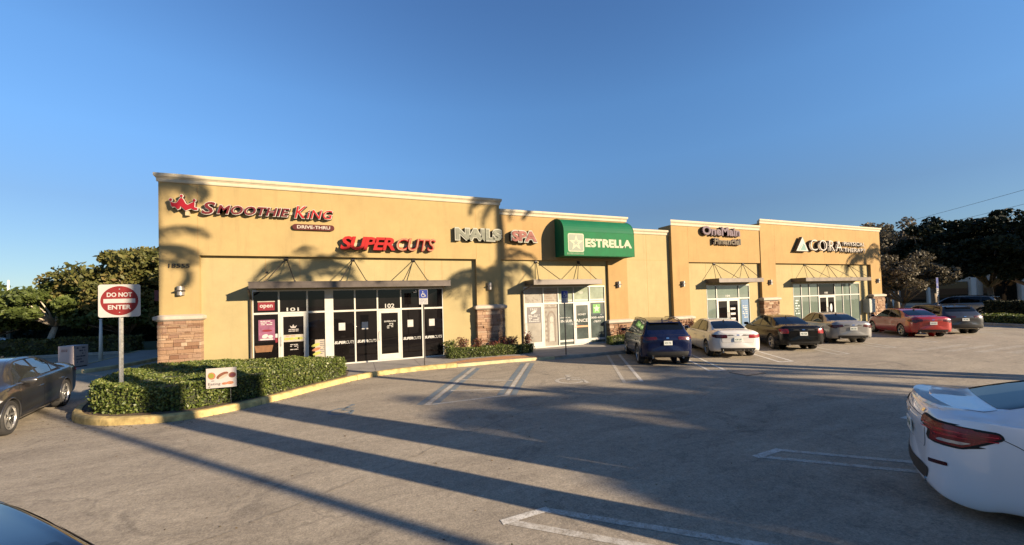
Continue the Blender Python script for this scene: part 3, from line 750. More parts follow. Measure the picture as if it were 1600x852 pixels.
# second shopfront
y2 = YB + .02
m_ = MB().box(7.36, 8.06, y2 + .009, y2 + .014, 1.30, 2.02, 0); text(m_, "TREE", 7.50, 7.90, 1.88, 1.98, y2 + .008, .004, 1); ell(m_, 7.70, 1.80, .16, .06, y2 + .009, 1, rot=.4); rows(m_, 7.42, 8.0, 1.34, 1.70, 5, y2 + .008, 1, 21, .75)
decal("price_poster", m_, [pgy, pw], sf2)
m_ = MB(); ps = simple("printed_sepia", (.15, .12, .095), .7, var=.3, vscale=9); ps2 = simple("printed_pale", (.30, .275, .235), .6, var=.2, vscale=9)
n = 24
for i in range(n):
    t0, t1 = pi * i / n, pi * (i + 1) / n
    m_.prism([(8.64 + .22 * cos(t0), 1.45 + .38 * sin(t0)), (8.64 + .22 * cos(t1), 1.45 + .38 * sin(t1)), (8.64 + .16 * cos(t1), 1.45 + .30 * sin(t1)), (8.64 + .16 * cos(t0), 1.45 + .30 * sin(t0))], y2 + .024, y2 + .029, 0, 'y')
m_.box(8.42, 8.48, y2 + .024, y2 + .029, .35, 1.45, 0); m_.box(8.80, 8.86, y2 + .024, y2 + .029, .35, 1.45, 0); ell(m_, 8.64, 1.42, .10, .16, y2 + .028, 1); m_.prism([(8.50, .4), (8.78, .4), (8.72, 1.25), (8.56, 1.25)], y2 + .024, y2 + .029, 1, 'y')
for k in range(7): m_.box(8.30 + (k % 2) * .05, 8.40, y2 + .025, y2 + .029, .4 + k * .22, .5 + k * .22, 0)
m_.box(8.28, 8.97, y2 + .024, y2 + .028, 1.95, 2.0, 0); rows(m_, 8.3, 8.95, 1.98, 2.12, 2, y2 + .027, 0, 33, .8)
decal("printed_poster", m_, [ps, ps2], sf2)
m_ = MB(); rows(m_, 8.27, 8.97, 2.28, 2.90, 6, y2 + .029, 0, 35, .7); decal("printed_poster", m_, [simple("printed_rust", (.20, .14, .10), .7, var=.3, vscale=9)], sf2)
m_ = MB(); r5 = random.Random(4)
for k in range(16):
    x = 7.3 + r5.random() * .8; z = 2.3 + r5.random() * .5; m_.tube([(x, y2 + .027, z), (x + r5.uniform(-.25, .25), y2 + .027, z + r5.uniform(-.2, .2))], .006, 4)
decal("printed_poster", m_, ps, sf2)
for (body, x0, x1, z0, z1) in (("PHYSICAL", 9.12, 9.70, 1.44, 1.50), ("INSUR", 9.14, 9.80, 1.24, 1.37), ("MONEY", 10.10, 10.56, 1.55, 1.64), ("ANCE", 9.97, 10.66, 1.22, 1.38), ("305-659", 10.86, 11.62, 1.36, 1.46), ("-7877", 10.98, 11.44, 1.16, 1.26), ("103", 10.20, 10.42, 2.62, 2.72)):
    decal("window_lettering", text(MB(), body, x0, x1, z0, z1, y2 + (.008 if 9.9 < x0 < 10.7 and z0 < 2 else .026), .005, bold=.02), pw, sf2)
for x0, x1 in ((9.06, 9.84), (10.83, 11.66)): card(x0, x1, .30, .40, y2 + .029, pw, sf2, "white_band"); card(x0, x1, 2.27, 2.34, y2 + .029, pw, sf2, "white_band")
card(9.95, 10.71, 2.27, 2.34, y2 + .029, pw, sf2, "white_band")
card(9.99, 10.68, .97, 1.05, y2 + .012, simple("band_orange", (.55, .22, .10), .6), sf2, "orange_band")
m_ = MB(); m_.rbox(10.98, 11.42, y2 + .018, y2 + .029, 1.62, 2.08, .004, 0)
star = [(11.2 + (.20 if i % 2 == 0 else .085) * sin(pi * i / 5), 1.85 + (.20 if i % 2 == 0 else .085) * cos(pi * i / 5)) for i in range(10)]
m_.prism(star, y2 + .012, y2 + .018, 1, 'y')
decal("star_decal", m_, [pgn, simple("decal_pale_green", (.35, .62, .25), .5)], sf2)
# roof silhouette over the sky painted into the upper panes is left to real reflections
# third shopfront
m_ = MB().box(21.55, 22.15, YB + .022, YB + .029, .35, 2.02, 0); rows(m_, 21.62, 22.05, .9, 1.7, 7, YB + .021, 1, 40, .7); decal("blue_poster", m_, [pbl, pw], sf3)
m_ = MB(); rows(m_, 19.62, 20.28, .62, .95, 3, YB + .012, 0, 50, .8); ell(m_, 19.85, .78, .10, .07, YB + .013, 0); ell(m_, 20.05, .76, .08, .07, YB + .013, 0)
for z in (1.45, 1.15, .85): m_.box(20.60, 21.0, YB + .008, YB + .013, z, z + .12, 0)
ell(m_, 20.8, .72, .18, .10, YB + .013, 0)
decal("door_notices", m_, pw, sf3)
decal("suite_number", text(MB(), "104", 20.25, 20.60, 2.22, 2.34, yg - .003, .005, bold=.02), pw, sf3)
decal("suite_number", text(MB(), "105", 29.7, 30.05, 2.22, 2.34, yg - .003, .005, bold=.02), pw, sf4)
m_ = MB(); ell(m_, 30.33, 1.25, .12, .28, YB + .013, 0); decal("door_notices", m_, simple("notice_grey", (.35, .37, .38), .6), sf4)
m_ = MB(); rows(m_, 26.5, 27.0, .9, 1.9, 6, YB + .028, 0, 61, .6); decal("window_lettering", m_, simple("frost_print", (.42, .48, .44), .6), sf4)
# security camera, hose bib
m_ = MB(); m_.box(2.28, 2.34, YB - .10, YB - .01, 2.86, 2.92); m_.tube([(2.20, YB - .16, 2.84), (2.34, YB - .10, 2.86)], .028, 8); part("security_camera", m_, simple("camera_white", (.6, .6, .58), .4))
m_ = MB(); m_.tube([(-2.95, YB - .03, 3.66), (-2.95, YB, 3.66)], .04, 10); part("junction_cover", m_, darkm)
decal("house_number", text(MB(), "18555", -5.72, -5.16, 3.80, 3.94, YA - .03, .03, spacing=1.1), darkm, bld)
# side of the drive-through: dark red awning and pale window bay on the left flank
t_ = MB(); t_.box(-6.9, -6.0, 18.2, 20.6, 2.75, 3.15); part("side_awning", t_, simple("maroon_awning", (.09, .015, .02), .6))
t_ = MB(); t_.tube([(-6.02, 17.45, 2.2), (-6.02, 17.45, 3.9)], .20, 12); part("side_duct", t_, simple("grey_duct", (.22, .22, .24), .6), smooth=True, ang=40)

# ------------------------------------------------------------------ shop signs (each its own thing)
s_burg = simple("sign_burgundy", (0.095, 0.010, 0.013), .6, spec=.2, var=.1); s_crim = simple("sign_crimson", (0.20, 0.006, 0.014), .6, spec=.2); s_red = simple("sign_bright_red", (0.27, 0.010, 0.009), .6, spec=.2)
s_white = simple("sign_cream_white", (0.36, 0.33, 0.29), .6, spec=.2); s_dk = simple("letter_return_dark", (0.030, 0.02, 0.018), .5)
s_maroon = simple("sign_maroon", (0.065, 0.014, 0.013), .6, spec=.2); s_rail = simple("sign_raceway", (0.34, 0.27, 0.17), .6)
FY = YA - .20
def channel(sign, body, x0, x1, z0, z1, yf, face, edge=None, ret=s_dk, shear=0.0, bold=0.0, spacing=1.0, ew=.022, th=.13, name="letters", eoff=.030):
    """raised lettering: coloured face, pale trim edge, dark return behind"""
    m = MB(); text(m, body, x0, x1, z0, z1, yf, .02, 0, shear=shear, bold=bold, spacing=spacing)
    if edge is not None:
        text(m, body, x0 - ew, x1 + ew, z0 - ew, z1 + ew, yf + .018, .02, 1, shear=shear, bold=bold + eoff, spacing=spacing)
        text(m, body, x0 - ew, x1 + ew, z0 - ew, z1 + ew, yf + .018 + th / 2, th, 2, shear=shear, bold=bold + eoff, spacing=spacing)
    else:
        text(m, body, x0, x1, z0, z1, yf + .010 + th / 2, th, 2, shear=shear, bold=bold, spacing=spacing)
    return m.build(name, [face, edge or face, ret], sign)
def seg_run(sign, runs, z0, yf, **k):
    for (body, x0, x1, h) in runs: channel(sign, body, x0, x1, z0, z0 + h, yf, **k)
# smoothie sign
sg = thing("shop_sign", "crimson crown beside burgundy SMOOTHIE KING letters over a DRIVE-THRU pill", "sign", (-3.2, YA, 5.2))
seg_run(sg, [("S", -4.76, -4.38, .42)], 5.62, FY, face=s_burg, edge=s_white, shear=.25, bold=.015)
seg_run(sg, [("MOOTHIE", -4.33, -2.16, .30)], 5.655, FY, face=s_burg, edge=s_white, shear=.25, bold=.012, spacing=1.05)
seg_run(sg, [("K", -2.00, -1.62, .44)], 5.63, FY, face=s_red, edge=s_white, shear=.25, bold=0)
seg_run(sg, [("iNG", -1.60, -.74, .33)], 5.63, FY, face=s_red, edge=s_white, shear=.25, bold=0, spacing=1.05)
crown = [(-5.59, 5.97), (-5.47, 5.93), (-5.41, 5.97), (-5.34, 6.10), (-5.30, 6.12), (-5.26, 6.08), (-5.19, 5.93), (-5.13, 5.90), (-5.06, 5.95), (-4.97, 6.01), (-4.95, 5.98), (-4.96, 5.83), (-4.87, 5.80), (-4.88, 5.74), (-4.95, 5.73), (-5.04, 5.78), (-5.12, 5.74), (-5.19, 5.70), (-5.27, 5.79), (-5.33, 5.85), (-5.35, 5.76), (-5.40, 5.73), (-5.48, 5.82), (-5.54, 5.80), (-5.57, 5.84)]
def grow(poly, d):
    n = len(poly); ar = sum(poly[i][0] * poly[(i + 1) % n][1] - poly[(i + 1) % n][0] * poly[i][1] for i in range(n)); s = 1 if ar > 0 else -1
    out = []
    for i in range(n):
        a, b, c = Vector(poly[i - 1]), Vector(poly[i]), Vector(poly[(i + 1) % n])
        n1 = Vector(((b - a).y, -(b - a).x)).normalized() * s; n2 = Vector(((c - b).y, -(c - b).x)).normalized() * s
        m = (n1 + n2); m = m.normalized() * min(2.0, 1 / max(.35, m.length / 2)); out.append((b.x + m.x * d, b.y + m.y * d))
    return out
m_ = MB(); m_.prism(crown, FY - .01, FY + .01, 0, 'y'); m_.prism(grow(crown, .02), FY + .008, FY + .03, 1, 'y'); m_.prism(grow(crown, .02), FY + .031, FY + .16, 2, 'y')
for cx, cz in ((-5.585, 6.04), (-5.30, 6.185), (-4.955, 6.06)):
    ell(m_, cx, cz, .035, .042, FY - .0, 0, d=.012); ell(m_, cx, cz, .056, .064, FY + .028, 1, d=.02); ell(m_, cx, cz, .056, .064, FY + .16, 2, d=.13)
m_.build("crown_emblem", [s_crim, s_white, s_dk], sg)
MB().box(-4.95, -.80, FY + .165, YA, 5.76, 5.86).build("raceway", s_rail, sg)
MB().box(-5.22, -5.12, FY + .05, YA, 5.55, 5.70).build("raceway", s_rail, sg)
m_ = MB(); r = .105; pz = 5.325; pill = [(-.80 - 1.24 * 0 + r * cos(t), pz + r * sin(t)) for t in np.linspace(-pi / 2, pi / 2, 10)] + [(-1.99 + r * cos(t), pz + r * sin(t)) for t in np.linspace(pi / 2, 3 * pi / 2, 10)]
m_.prism(pill, YA - .09, YA - .003, 0, 'y'); text(m_, "DRIVE-THRU", -1.94, -.84, 5.265, 5.385, YA - .095, .01, 1, bold=.02)
m_.build("drive_thru_pill", [s_maroon, s_white], sg)
# supercuts
sg = thing("shop_sign", "bright red slanted SUPERCUTS channel letters, CUTS in thin outline", "sign", (1.2, YA, 4.4))
channel(sg, "SUPER", -.50, 1.50, 4.50, 5.02, FY - .03, s_red, s_red, shear=.22, bold=.032, spacing=.86, th=.2, ew=.0, eoff=0.0)
m_ = MB()
for (b, x0, x1) in (("CUTS", 1.55, 3.13),):
    text(m_, b, x0, x1, 4.50, 5.02, FY, .02, 0, shear=.22, bold=.018, spacing=.92)
    text(m_, b, x0 + .008, x1 - .008, 4.508, 5.012, FY - .008, .02, 1, shear=.22, bold=-.012, spacing=.92)
    text(m_, b, x0, x1, 4.50, 5.02, FY + .09, .15, 2, shear=.22, bold=.018, spacing=.92)
m_.build("letters", [s_red, simple("sign_wall_tan", (.24, .13, .07), .7), simple("letter_return_maroon", (.10, .015, .015), .5)], sg)
MB().box(-.45, 3.0, FY + .18, YA, 4.68, 4.80).build("raceway", s_rail, sg)
# nails spa
sg = thing("shop_sign", "weathered white NAILS and pinkish SPA letters with pale edges", "sign", (6, YA, 4.9))
nw = simple("faded_white_face", (.165, .17, .135), .8, spec=.15, var=.3, vscale=7); spk = simple("faded_pink_face", (.22, .095, .08), .8, spec=.15, var=.4, vscale=8); ewm = simple("pale_letter_edge", (.30, .30, .25), .8, spec=.15)
channel(sg, "NAILS", 4.00, 6.06, 5.04, 5.52, YA - .19, nw, ewm, bold=.045, spacing=.95, th=.16, ew=.05, eoff=.05)
channel(sg, "SPA", 6.56, 7.80, 5.04, 5.52, YA - .19, spk, ewm, bold=.045, spacing=.95, th=.16, ew=.05, eoff=.05)
# green awning sign
sg = thing("awning_sign", "green rounded vinyl awning lettered ESTRELLA with a white star emblem", "sign", (10.9, YA, 4.35))
green = simple("awning_green", (0.003, 0.090, 0.040), .7, spec=.2, var=.12, vscale=2); green_l = simple("awning_face_green", (0.016, 0.115, 0.046), .8, spec=.15, var=.15, vscale=2.5)
ax0, ax1, dp = 8.88, 12.87, .78
prof = [(Y2, 6.20)] + [(Y2 - (dp + .06) * sin(pi / 2 * k / 9), 5.50 + .70 * cos(pi / 2 * k / 9)) for k in range(1, 10)] + [(Y2 - dp - .06, 4.37), (Y2, 4.37)]
m_ = MB(); n = len(prof)
vs = [(ax0, y, z) for y, z in prof] + [(ax1, y, z) for y, z in prof]
fs = [(i, i + 1, n + i + 1, n + i) for i in range(n - 1)] + [tuple(range(n))[::-1], tuple(range(n, 2 * n))]
m_.add(vs, [f[::-1] for f in fs]); m_.build("awning_skin", green, sg)
yf = Y2 - dp - .06
MB().box(ax0 + .02, ax1 - .02, yf - .006, yf, 4.40, 5.50).build("front_panel", green_l, sg)
m_ = MB()
for x in (ax0 + .01, ax1 - .01):
    m_.tube([(x, y - .0, z + .0) for y, z in prof[:-1]], .014, 6)
m_.tube([(ax0, yf, 4.37), (ax1, yf, 4.37)], .014, 6); m_.tube([(ax0, yf - .004, 5.50), (ax1, yf - .004, 5.50)], .010, 6); m_.build("awning_frame", green_l, sg)
cream = simple("awning_lettering", (.34, .35, .26), .8, spec=.15, var=.08, vscale=9)
text(MB(), "ESTRELLA", 10.02, 12.72, 4.78, 5.19, yf - .012, .012, bold=.05, spacing=.92).build("letters", cream, sg)
m_ = MB()
sq = lambda c, h, r: [(c[0] + sx * (h - r) + r * cos(t), c[1] + sz * (h - r) + r * sin(t)) for sx, sz, t0 in ((1, 1, 0), (-1, 1, pi / 2), (-1, -1, pi), (1, -1, 3 * pi / 2)) for t in np.linspace(t0, t0 + pi / 2, 6)]
c0 = (9.52, 4.98)
m_.prism(sq(c0, .43, .09), yf - .010, yf - .006, 0, 'y'); m_.prism(sq(c0, .38, .07), yf - .013, yf - .010, 1, 'y')
st_ = [(c0[0] + (.40 if i % 2 == 0 else .16) * sin(pi * i / 5), c0[1] - .02 + (.40 if i % 2 == 0 else .16) * cos(pi * i / 5)) for i in range(10)]
m_.prism(st_, yf - .017, yf - .013, 0, 'y')
m_.prism([(c0[0] + (x - c0[0]) * .38, c0[1] + (z - c0[1]) * .38) for x, z in st_], yf - .020, yf - .017, 1, 'y')
for k in range(14): m_.box(9.05 + k * .065, 9.065 + k * .065, yf - .009, yf - .006, 4.42, 4.52, 0)
m_.build("star_emblem", [cream, simple("emblem_grey_green", (.045, .07, .035), .5)], sg)
# one main
sg = thing("shop_sign", "dusky purple-grey OneMain Financial letters casting dark shadows", "sign", (19.7, YA, 5.25))
om = simple("dusky_letter_face", (.125, .095, .115), .7, spec=.2, var=.2, vscale=9); omd = simple("dusky_letter_side", (.035, .022, .02), .6); ome = simple("dusky_letter_edge", (.17, .12, .11), .7, spec=.2)
channel(sg, "OneMain", 18.22, 21.22, 5.79, 6.28, Y2 - .24, om, ome, ret=omd, bold=.02, th=.18, ew=.02)
channel(sg, "Financial", 19.12, 21.26, 5.28, 5.62, Y2 - .24, simple("olive_letter_face", (.11, .095, .06), .7, spec=.2), ome, ret=omd, bold=.01, th=.18, ew=.015)
MB().box(18.3, 21.2, Y2 - .05, Y2 - .04, 5.90, 5.98).build("raceway", s_rail, sg)
# cora
sg = thing("shop_sign", "white CORA PHYSICAL THERAPY letters beside a white and teal triangle", "sign", (30, YA, 5.0))
channel(sg, "CORA", 27.62, 31.05, 5.08, 5.80, YA - .27, s_white, None, bold=-.012, spacing=1.15, th=.2)
channel(sg, "PHYSICAL", 31.25, 33.72, 5.50, 5.76, YA - .27, s_white, None, bold=0, spacing=1.1, th=.2)
channel(sg, "THERAPY", 31.25, 33.85, 5.06, 5.34, YA - .27, s_white, None, bold=0, spacing=1.1, th=.2)
m_ = MB(); m_.prism([(26.15, 5.02), (27.35, 5.02), (26.80, 5.92)], YA - .27, YA - .24, 0, 'y'); m_.prism([(26.12, 5.0), (27.38, 5.0), (26.80, 5.95)], YA - .24, YA - .05, 1, 'y')
m_.prism([(26.38, 5.08), (27.12, 5.08), (27.05, 5.38), (26.88, 5.50), (26.65, 5.38)], YA - .275, YA - .27, 2, 'y'); m_.prism([(26.42, 5.08), (26.52, 5.08), (26.80, 5.42), (26.72, 5.42)], YA - .28, YA - .275, 0, 'y')
m_.build("triangle_emblem", [s_white, s_dk, simple("teal_emblem", (.02, .11, .09), .4)], sg)
for x in (34.6, 34.95):
    pass
# ------------------------------------------------------------------ cars
def paint(name, col, metal=0.0, rough=.28, fl=.12, coat=1.0, spec=.5):
    m, t, b = new_mat(name)
    P = t.nodes.new("ShaderNodeTexCoord").outputs['Object']
    c = mixc(t, ramp(t, noise(t, P, 3.5, 6, .7), .35, .75, 0, fl), col, tuple(x * .7 + .06 for x in col))
    t.links.new(c, b.inputs['Base Color'])
    b.inputs['Metallic'].default_value = metal; b.inputs['Roughness'].default_value = rough
    b.inputs['Coat Weight'].default_value = coat; b.inputs['Coat Roughness'].default_value = .05; b.inputs['Specular IOR Level'].default_value = spec
    return m
tyre_m = simple("tyre_rubber", (0.022, 0.021, 0.020), .85, var=.3, vscale=9, bump=.3, bscale=40)
rim_m = simple("alloy_rim", (0.50, 0.49, 0.47), .32, .8, var=.15, vscale=9)
rim_d = simple("dark_alloy_rim", (0.10, 0.10, 0.10), .35, .7)
well_m = simple("wheel_well_black", (0.008, 0.008, 0.008), .95)
gap_m = simple("panel_gap", (0.008, 0.008, 0.008), .8)
blk = simple("black_plastic_trim", (0.018, 0.018, 0.018), .55, var=.2, vscale=12)
car_glass = make_glass("car_tinted_glass", (0.004, 0.005, 0.006), .03, .35, coat=.15)
car_glass_l = make_glass("car_clear_glass", (0.035, 0.038, 0.036), .03, .5)
lens_red = simple("red_lamp_lens", (0.22, 0.006, 0.008), .2, coat=.3, var=.35, vscale=16); lens_dred = simple("smoked_lamp_lens", (0.060, 0.003, 0.004), .2, coat=.25, var=.4, vscale=18)
lens_w = simple("clear_lamp_lens", (0.45, 0.45, 0.44), .12, .3, coat=1, var=.3, vscale=18)
chrome = simple("chrome_trim", (0.62, 0.61, 0.60), .15, 1.0)
plate_m = simple("licence_plate", (0.62, 0.62, 0.56), .5, var=.1, vscale=20); plate_i = simple("plate_ink", (0.05, 0.11, 0.07), .6)

def wheel_mesh(R, wd, spokes, dark=False):
    """centre at the origin, outer face towards +y"""
    ty = MB(); h = wd / 2; ri = R * .70
    prof = [(ri, -h * .8), (ri + .02, -h * .95), (R * .90, -h), (R * .97, -h * .85), (R, -h * .6), (R, h * .6), (R * .97, h * .85), (R * .90, h), (ri + .02, h * .95), (ri, h * .8), (ri - .01, h * .3), (ri - .01, -h * .8), (ri, -h * .8)]
    ty.lathe(prof, 36)
    rm = MB()
    rm.lathe([(ri + .004, h * .86), (ri - .012, h * .90), (ri - .022, h * .70), (ri - .03, -h * .2), (0.001, -h * .2)], 36, 1)
    rm.lathe([(ri + .004, h * .84), (ri + .002, h * .92), (ri - .016, h * .92), (ri - .022, h * .70)], 36, 0)
    for k in range(spokes):
        a = 2 * pi * k / spokes
        for da, w0, w1 in (((-.09, .020, .013), (.09, .020, .013)) if spokes <= 6 else ((0, .026, .018),)):
            u = Vector((cos(a), sin(a))); u2_ = Vector((cos(a + da), sin(a + da))); v_ = Vector((-sin(a), cos(a)))
            p0 = u * .03; p1 = u2_ * (ri - .012)
            vs = []
            for p, ww, y in ((p0, w0 * 1.6, h * .60), (p1, w1 * 1.2, h * .80)):
                vs += [(p.x + v_.x * ww, y, p.y + v_.y * ww), (p.x - v_.x * ww, y, p.y - v_.y * ww), (p.x - v_.x * ww, y - .05, p.y - v_.y * ww), (p.x + v_.x * ww, y - .05, p.y + v_.y * ww)]
            rm.add(vs, [(0, 1, 5, 4), (1, 2, 6, 5), (2, 3, 7, 6), (3, 0, 4, 7)], 0)
    rm.lathe([(.062, h * .30), (.062, h * .66), (.045, h * .72), (.001, h * .73)], 20, 0)
    return ty, rm
def smoothline(pts, closed=True, n=3):
    out = []; N = len(pts)
    for i in range(N):
        p0, p1, p2, p3 = [Vector(pts[(i + k) % N]) for k in (-1, 0, 1, 2)]
        for k in range(n):
            t = k / n; q = p1.lerp(p2, t); out.append((q.x, q.y))
    return out
def rounded(pts, r=.04, n=4):
    out = []; N = len(pts)
    for i in range(N):
        a, b, c = Vector(pts[i - 1]), Vector(pts[i]), Vector(pts[(i + 1) % N])
        ra = min(r, (a - b).length * .45, (c - b).length * .45)
        p = b + (a - b).normalized() * ra; q = b + (c - b).normalized() * ra
        for k in range(n + 1):
            t = k / n; s_ = p * (1 - t) ** 2 + b * 2 * t * (1 - t) + q * t * t; out.append((s_.x, s_.y))
    return out

class Car:
    def __init__(s, st, L):
        # st rows: x, zb, W, zsh, ysh, yr, zr, zc
        s.L = L; s.st = np.array(st, float)
        rows = []
        for (x, zb, W, zsh, ysh, yr, zr, zc) in st:
            my, mz = (ysh - .04 + yr) / 2 + .018, (zsh + .02 + zr) / 2
            rows.append([(x, 0, zb), (x, W * .80, zb), (x, W * .965, zb + .05), (x, W, zb + .42 * (zsh - zb)), (x, W * .992, zb + .80 * (zsh - zb)), (x, ysh, zsh), (x, ysh - .035, zsh + .02),
                         (x, my, mz), (x, yr, zr), (x, yr - .07, zr + .55 * (zc - zr)), (x, yr * .5, zc - .010), (x, 0, zc)])
        s.C = np.array(rows)  # n, 12, 3
        # plan curvature: noses and tails bow outwards at the centre line
        n = len(rows)
    def cr(s, P, t):
        i = int(min(max(math.floor(t), 0), len(P) - 2)); f = t - i
        p0, p1, p2, p3 = P[max(i - 1, 0)], P[i], P[i + 1], P[min(i + 2, len(P) - 1)]
        return .5 * ((2 * p1) + (p2 - p0) * f + (2 * p0 - 5 * p1 + 4 * p2 - p3) * f * f + (3 * p1 - p0 - 3 * p2 + p3) * f ** 3)
    def S(s, u, v):
        i = int(min(max(math.floor(u), 0), len(s.C) - 2))
        ids = sorted(set(max(0, min(len(s.C) - 1, k)) for k in (i - 1, i, i + 1, i + 2)))
        colp = {k: s.cr(s.C[k], v) for k in ids}
        g = lambda k: colp[max(0, min(len(s.C) - 1, k))]
        f = u - i; p0, p1, p2, p3 = g(i - 1), g(i), g(i + 1), g(i + 2)
        q = .5 * ((2 * p1) + (p2 - p0) * f + (2 * p0 - 5 * p1 + 4 * p2 - p3) * f * f + (3 * p1 - p0 - 3 * p2 + p3) * f ** 3)
        # bow of the ends in plan: pull the outer parts towards the middle of the car
        x = q[0]; b = 0.0; yy = abs(q[1]) / .9
        if x < .9: b = s.bow_r * yy ** 2.4 * (1 - x / .9) ** 1
        if x > s.L - .9: b = -s.bow_f * yy ** 2.4 * (1 - (s.L - x) / .9)
        return np.array([q[0] + b - s.L / 2, q[1], q[2]])
    def N(s, u, v):
        e = .02
        du = s.S(min(u + e, len(s.C) - 1), v) - s.S(max(u - e, 0), v); dv = s.S(u, min(v + e, 11)) - s.S(u, max(v - e, 0))
        n = np.cross(du, dv); l = np.linalg.norm(n)
        return -n / l if l > 1e-9 else np.array([0, 0, 1.])
    def build_body(s, root, paint_m, wheels, R, nu=7, nv=5):
        """wheels: x positions (local); cut round arches in the flanks"""
        n = len(s.C); us = [i / nu for i in range((n - 1) * nu + 1)]; vs_ = [j / nv for j in range(11 * nv + 1)]
        # finer sampling of the flank near arches
        G = np.array([[s.S(u, v) for v in vs_] for u in us])  # U,V,3
        U, V = G.shape[:2]
        verts = []; idx = {}
        for i in range(U):
            for j in range(V): idx[i, j, 1] = len(verts); verts.append(G[i, j].copy())
            for j in range(V):
                if j in (0, V - 1): idx[i, j, -1] = idx[i, j, 1]
                else: idx[i, j, -1] = len(verts); verts.append(G[i, j] * np.array([1, -1, 1]))
        faces = []; cut = []
        jm_ = int(5.0 * nv)
        for sd in (1, -1):
            for i in range(U - 1):
                for j in range(V - 1):
                    q = [idx[i, j, sd], idx[i + 1, j, sd], idx[i + 1, j + 1, sd], idx[i, j + 1, sd]]
                    q = q if sd > 0 else q[::-1]
                    c = np.mean([verts[k] for k in q], 0)
                    if j <= jm_ and abs(c[1]) > .45 and any(hypot(c[0] - wx, c[2] - R) < R * 1.13 for wx in wheels): cut.append(q)
                    else: faces.append(q)
        kept = set(k for f in faces for k in f)
        for q in cut:
            for k in q:
                if k in kept:
                    p = verts[k]
                    for wx in wheels:
                        d = np.array([p[0] - wx, p[2] - R]); l = np.linalg.norm(d)
                        if l < R * 1.45 and l > .05 and p[2] > R * .6:
                            d = d / l * R * 1.13; verts[k] = np.array([wx + d[0], p[1], R + d[1]])
        # caps: close both ends with shrinking rings
        for i, sx in ((0, -1), (U - 1, 1)):
            ring = [idx[i, j, 1] for j in range(V)] + [idx[i, j, -1] for j in range(V - 2, 0, -1)]
            base = np.array([verts[k] for k in ring]); c = base.mean(0); c[1] = 0
            prev = ring
            for f_, bx in ((.97, .010), (.80, .022), (.5, .03), (.2, .033)):
                cur = []
                for p in base:
                    q = c + (p - c) * f_; q[0] = p[0] * f_ + c[0] * (1 - f_) + sx * bx; cur.append(len(verts)); verts.append(q)
                for k in range(len(ring)):
                    q = (prev[k], prev[(k + 1) % len(ring)], cur[(k + 1) % len(ring)], cur[k]); faces.append(q if sx > 0 else q[::-1])
                prev = cur
            faces.append(tuple(prev) if sx > 0 else tuple(prev[::-1]))
        mb = MB(); mb.add([tuple(p) for p in verts], [tuple(f) for f in faces])
        b = mb.build("body", paint_m, root, smooth=True, local=True)
        bm_ = bmesh.new(); bm_.from_mesh(b.data); bmesh.ops.remove_doubles(bm_, verts=bm_.verts, dist=1e-5); bmesh.ops.recalc_face_normals(bm_, faces=bm_.faces); bm_.to_mesh(b.data); bm_.free()
        b.data.set_sharp_from_angle(angle=radians(50))
        s.bvh = BVHTree.FromPolygons([tuple(p) for p in verts], [tuple(f) for f in faces] + [tuple(f) for f in cut])
        # dark inner liners and arch lips
        for wx in wheels:
            for sd in (1, -1):
                ln = MB(); m = 20; vs = []
                for k in range(m + 1):
                    a = -.35 + (pi + .7) * k / m
                    for y in (s.wy - .02, s.wy - .42): vs.append((wx + R * 1.125 * cos(a), sd * y, R + R * 1.125 * sin(a)))
                fs = [(2 * k, 2 * k + 1, 2 * k + 3, 2 * k + 2) for k in range(m)]
                ln.add(vs, [f if sd < 0 else f[::-1] for f in fs])
                ln.add([(wx + R * 1.12 * cos(-.35 + (pi + .7) * k / m), sd * (s.wy - .42), R + R * 1.12 * sin(-.35 + (pi + .7) * k / m)) for k in range(m + 1)], [tuple(range(m + 1))])
                ln.build("wheel_liner", well_m, b, local=True)
        for wx in wheels:
            for sd in (1, -1):
                pts = []
                for k in range(25):
                    a = -.18 + (pi + .36) * k / 24; x, z = wx + R * 1.14 * cos(a), R + R * 1.14 * sin(a)
                    h = s.bvh.ray_cast(Vector((x, sd * 2, z)), Vector((0, -sd, 0)))
                    y = h[0].y if h[0] is not None else sd * s.wy
                    if abs(y) < s.wy - .12: y = sd * (s.wy - .03)
                    pts.append((x, y - sd * .004, z))
                MB().tube(pts, .016, 6).build("arch_lip", s.lip or paint_m, b, smooth=True, local=True)
        return b
    def uvpanel(s, name, poly, mat, root, off=.004, both=False, res=.35, thick=0):
        """a panel that lies on the body surface; poly in (station, ring) coordinates"""
        out = MB()
        pl = []
        for i in range(len(poly)):
            a, b = Vector(poly[i]), Vector(poly[(i + 1) % len(poly)]); k = max(1, int((b - a).length / res))
            for q in range(k): pl.append(a.lerp(b, q / k))
        n = len(pl); pts = list(pl); xs = [p.x for p in pl]; ys = [p.y for p in pl]
        gx = np.arange(min(xs) + res / 2, max(xs), res); gy = np.arange(min(ys) + res / 2, max(ys), res)
        for x in gx:
            for y in gy: pts.append(Vector((x, y)))
        r = geometry.delaunay_2d_cdt([Vector(p) for p in pts], [(i, (i + 1) % n) for i in range(n)], [list(range(n))], 1, 1e-5)
        V = []
        for p in r[0]:
            q = s.S(p.x, p.y) + s.N(p.x, p.y) * off; V.append(tuple(q))
        for sd in ((1, -1) if both is True else ((both,) if both else (1,))):
            out.add([(p[0], p[1] * sd, p[2]) for p in V], [tuple(f)[::-1] if sd > 0 else tuple(f) for f in r[2]])
        return out
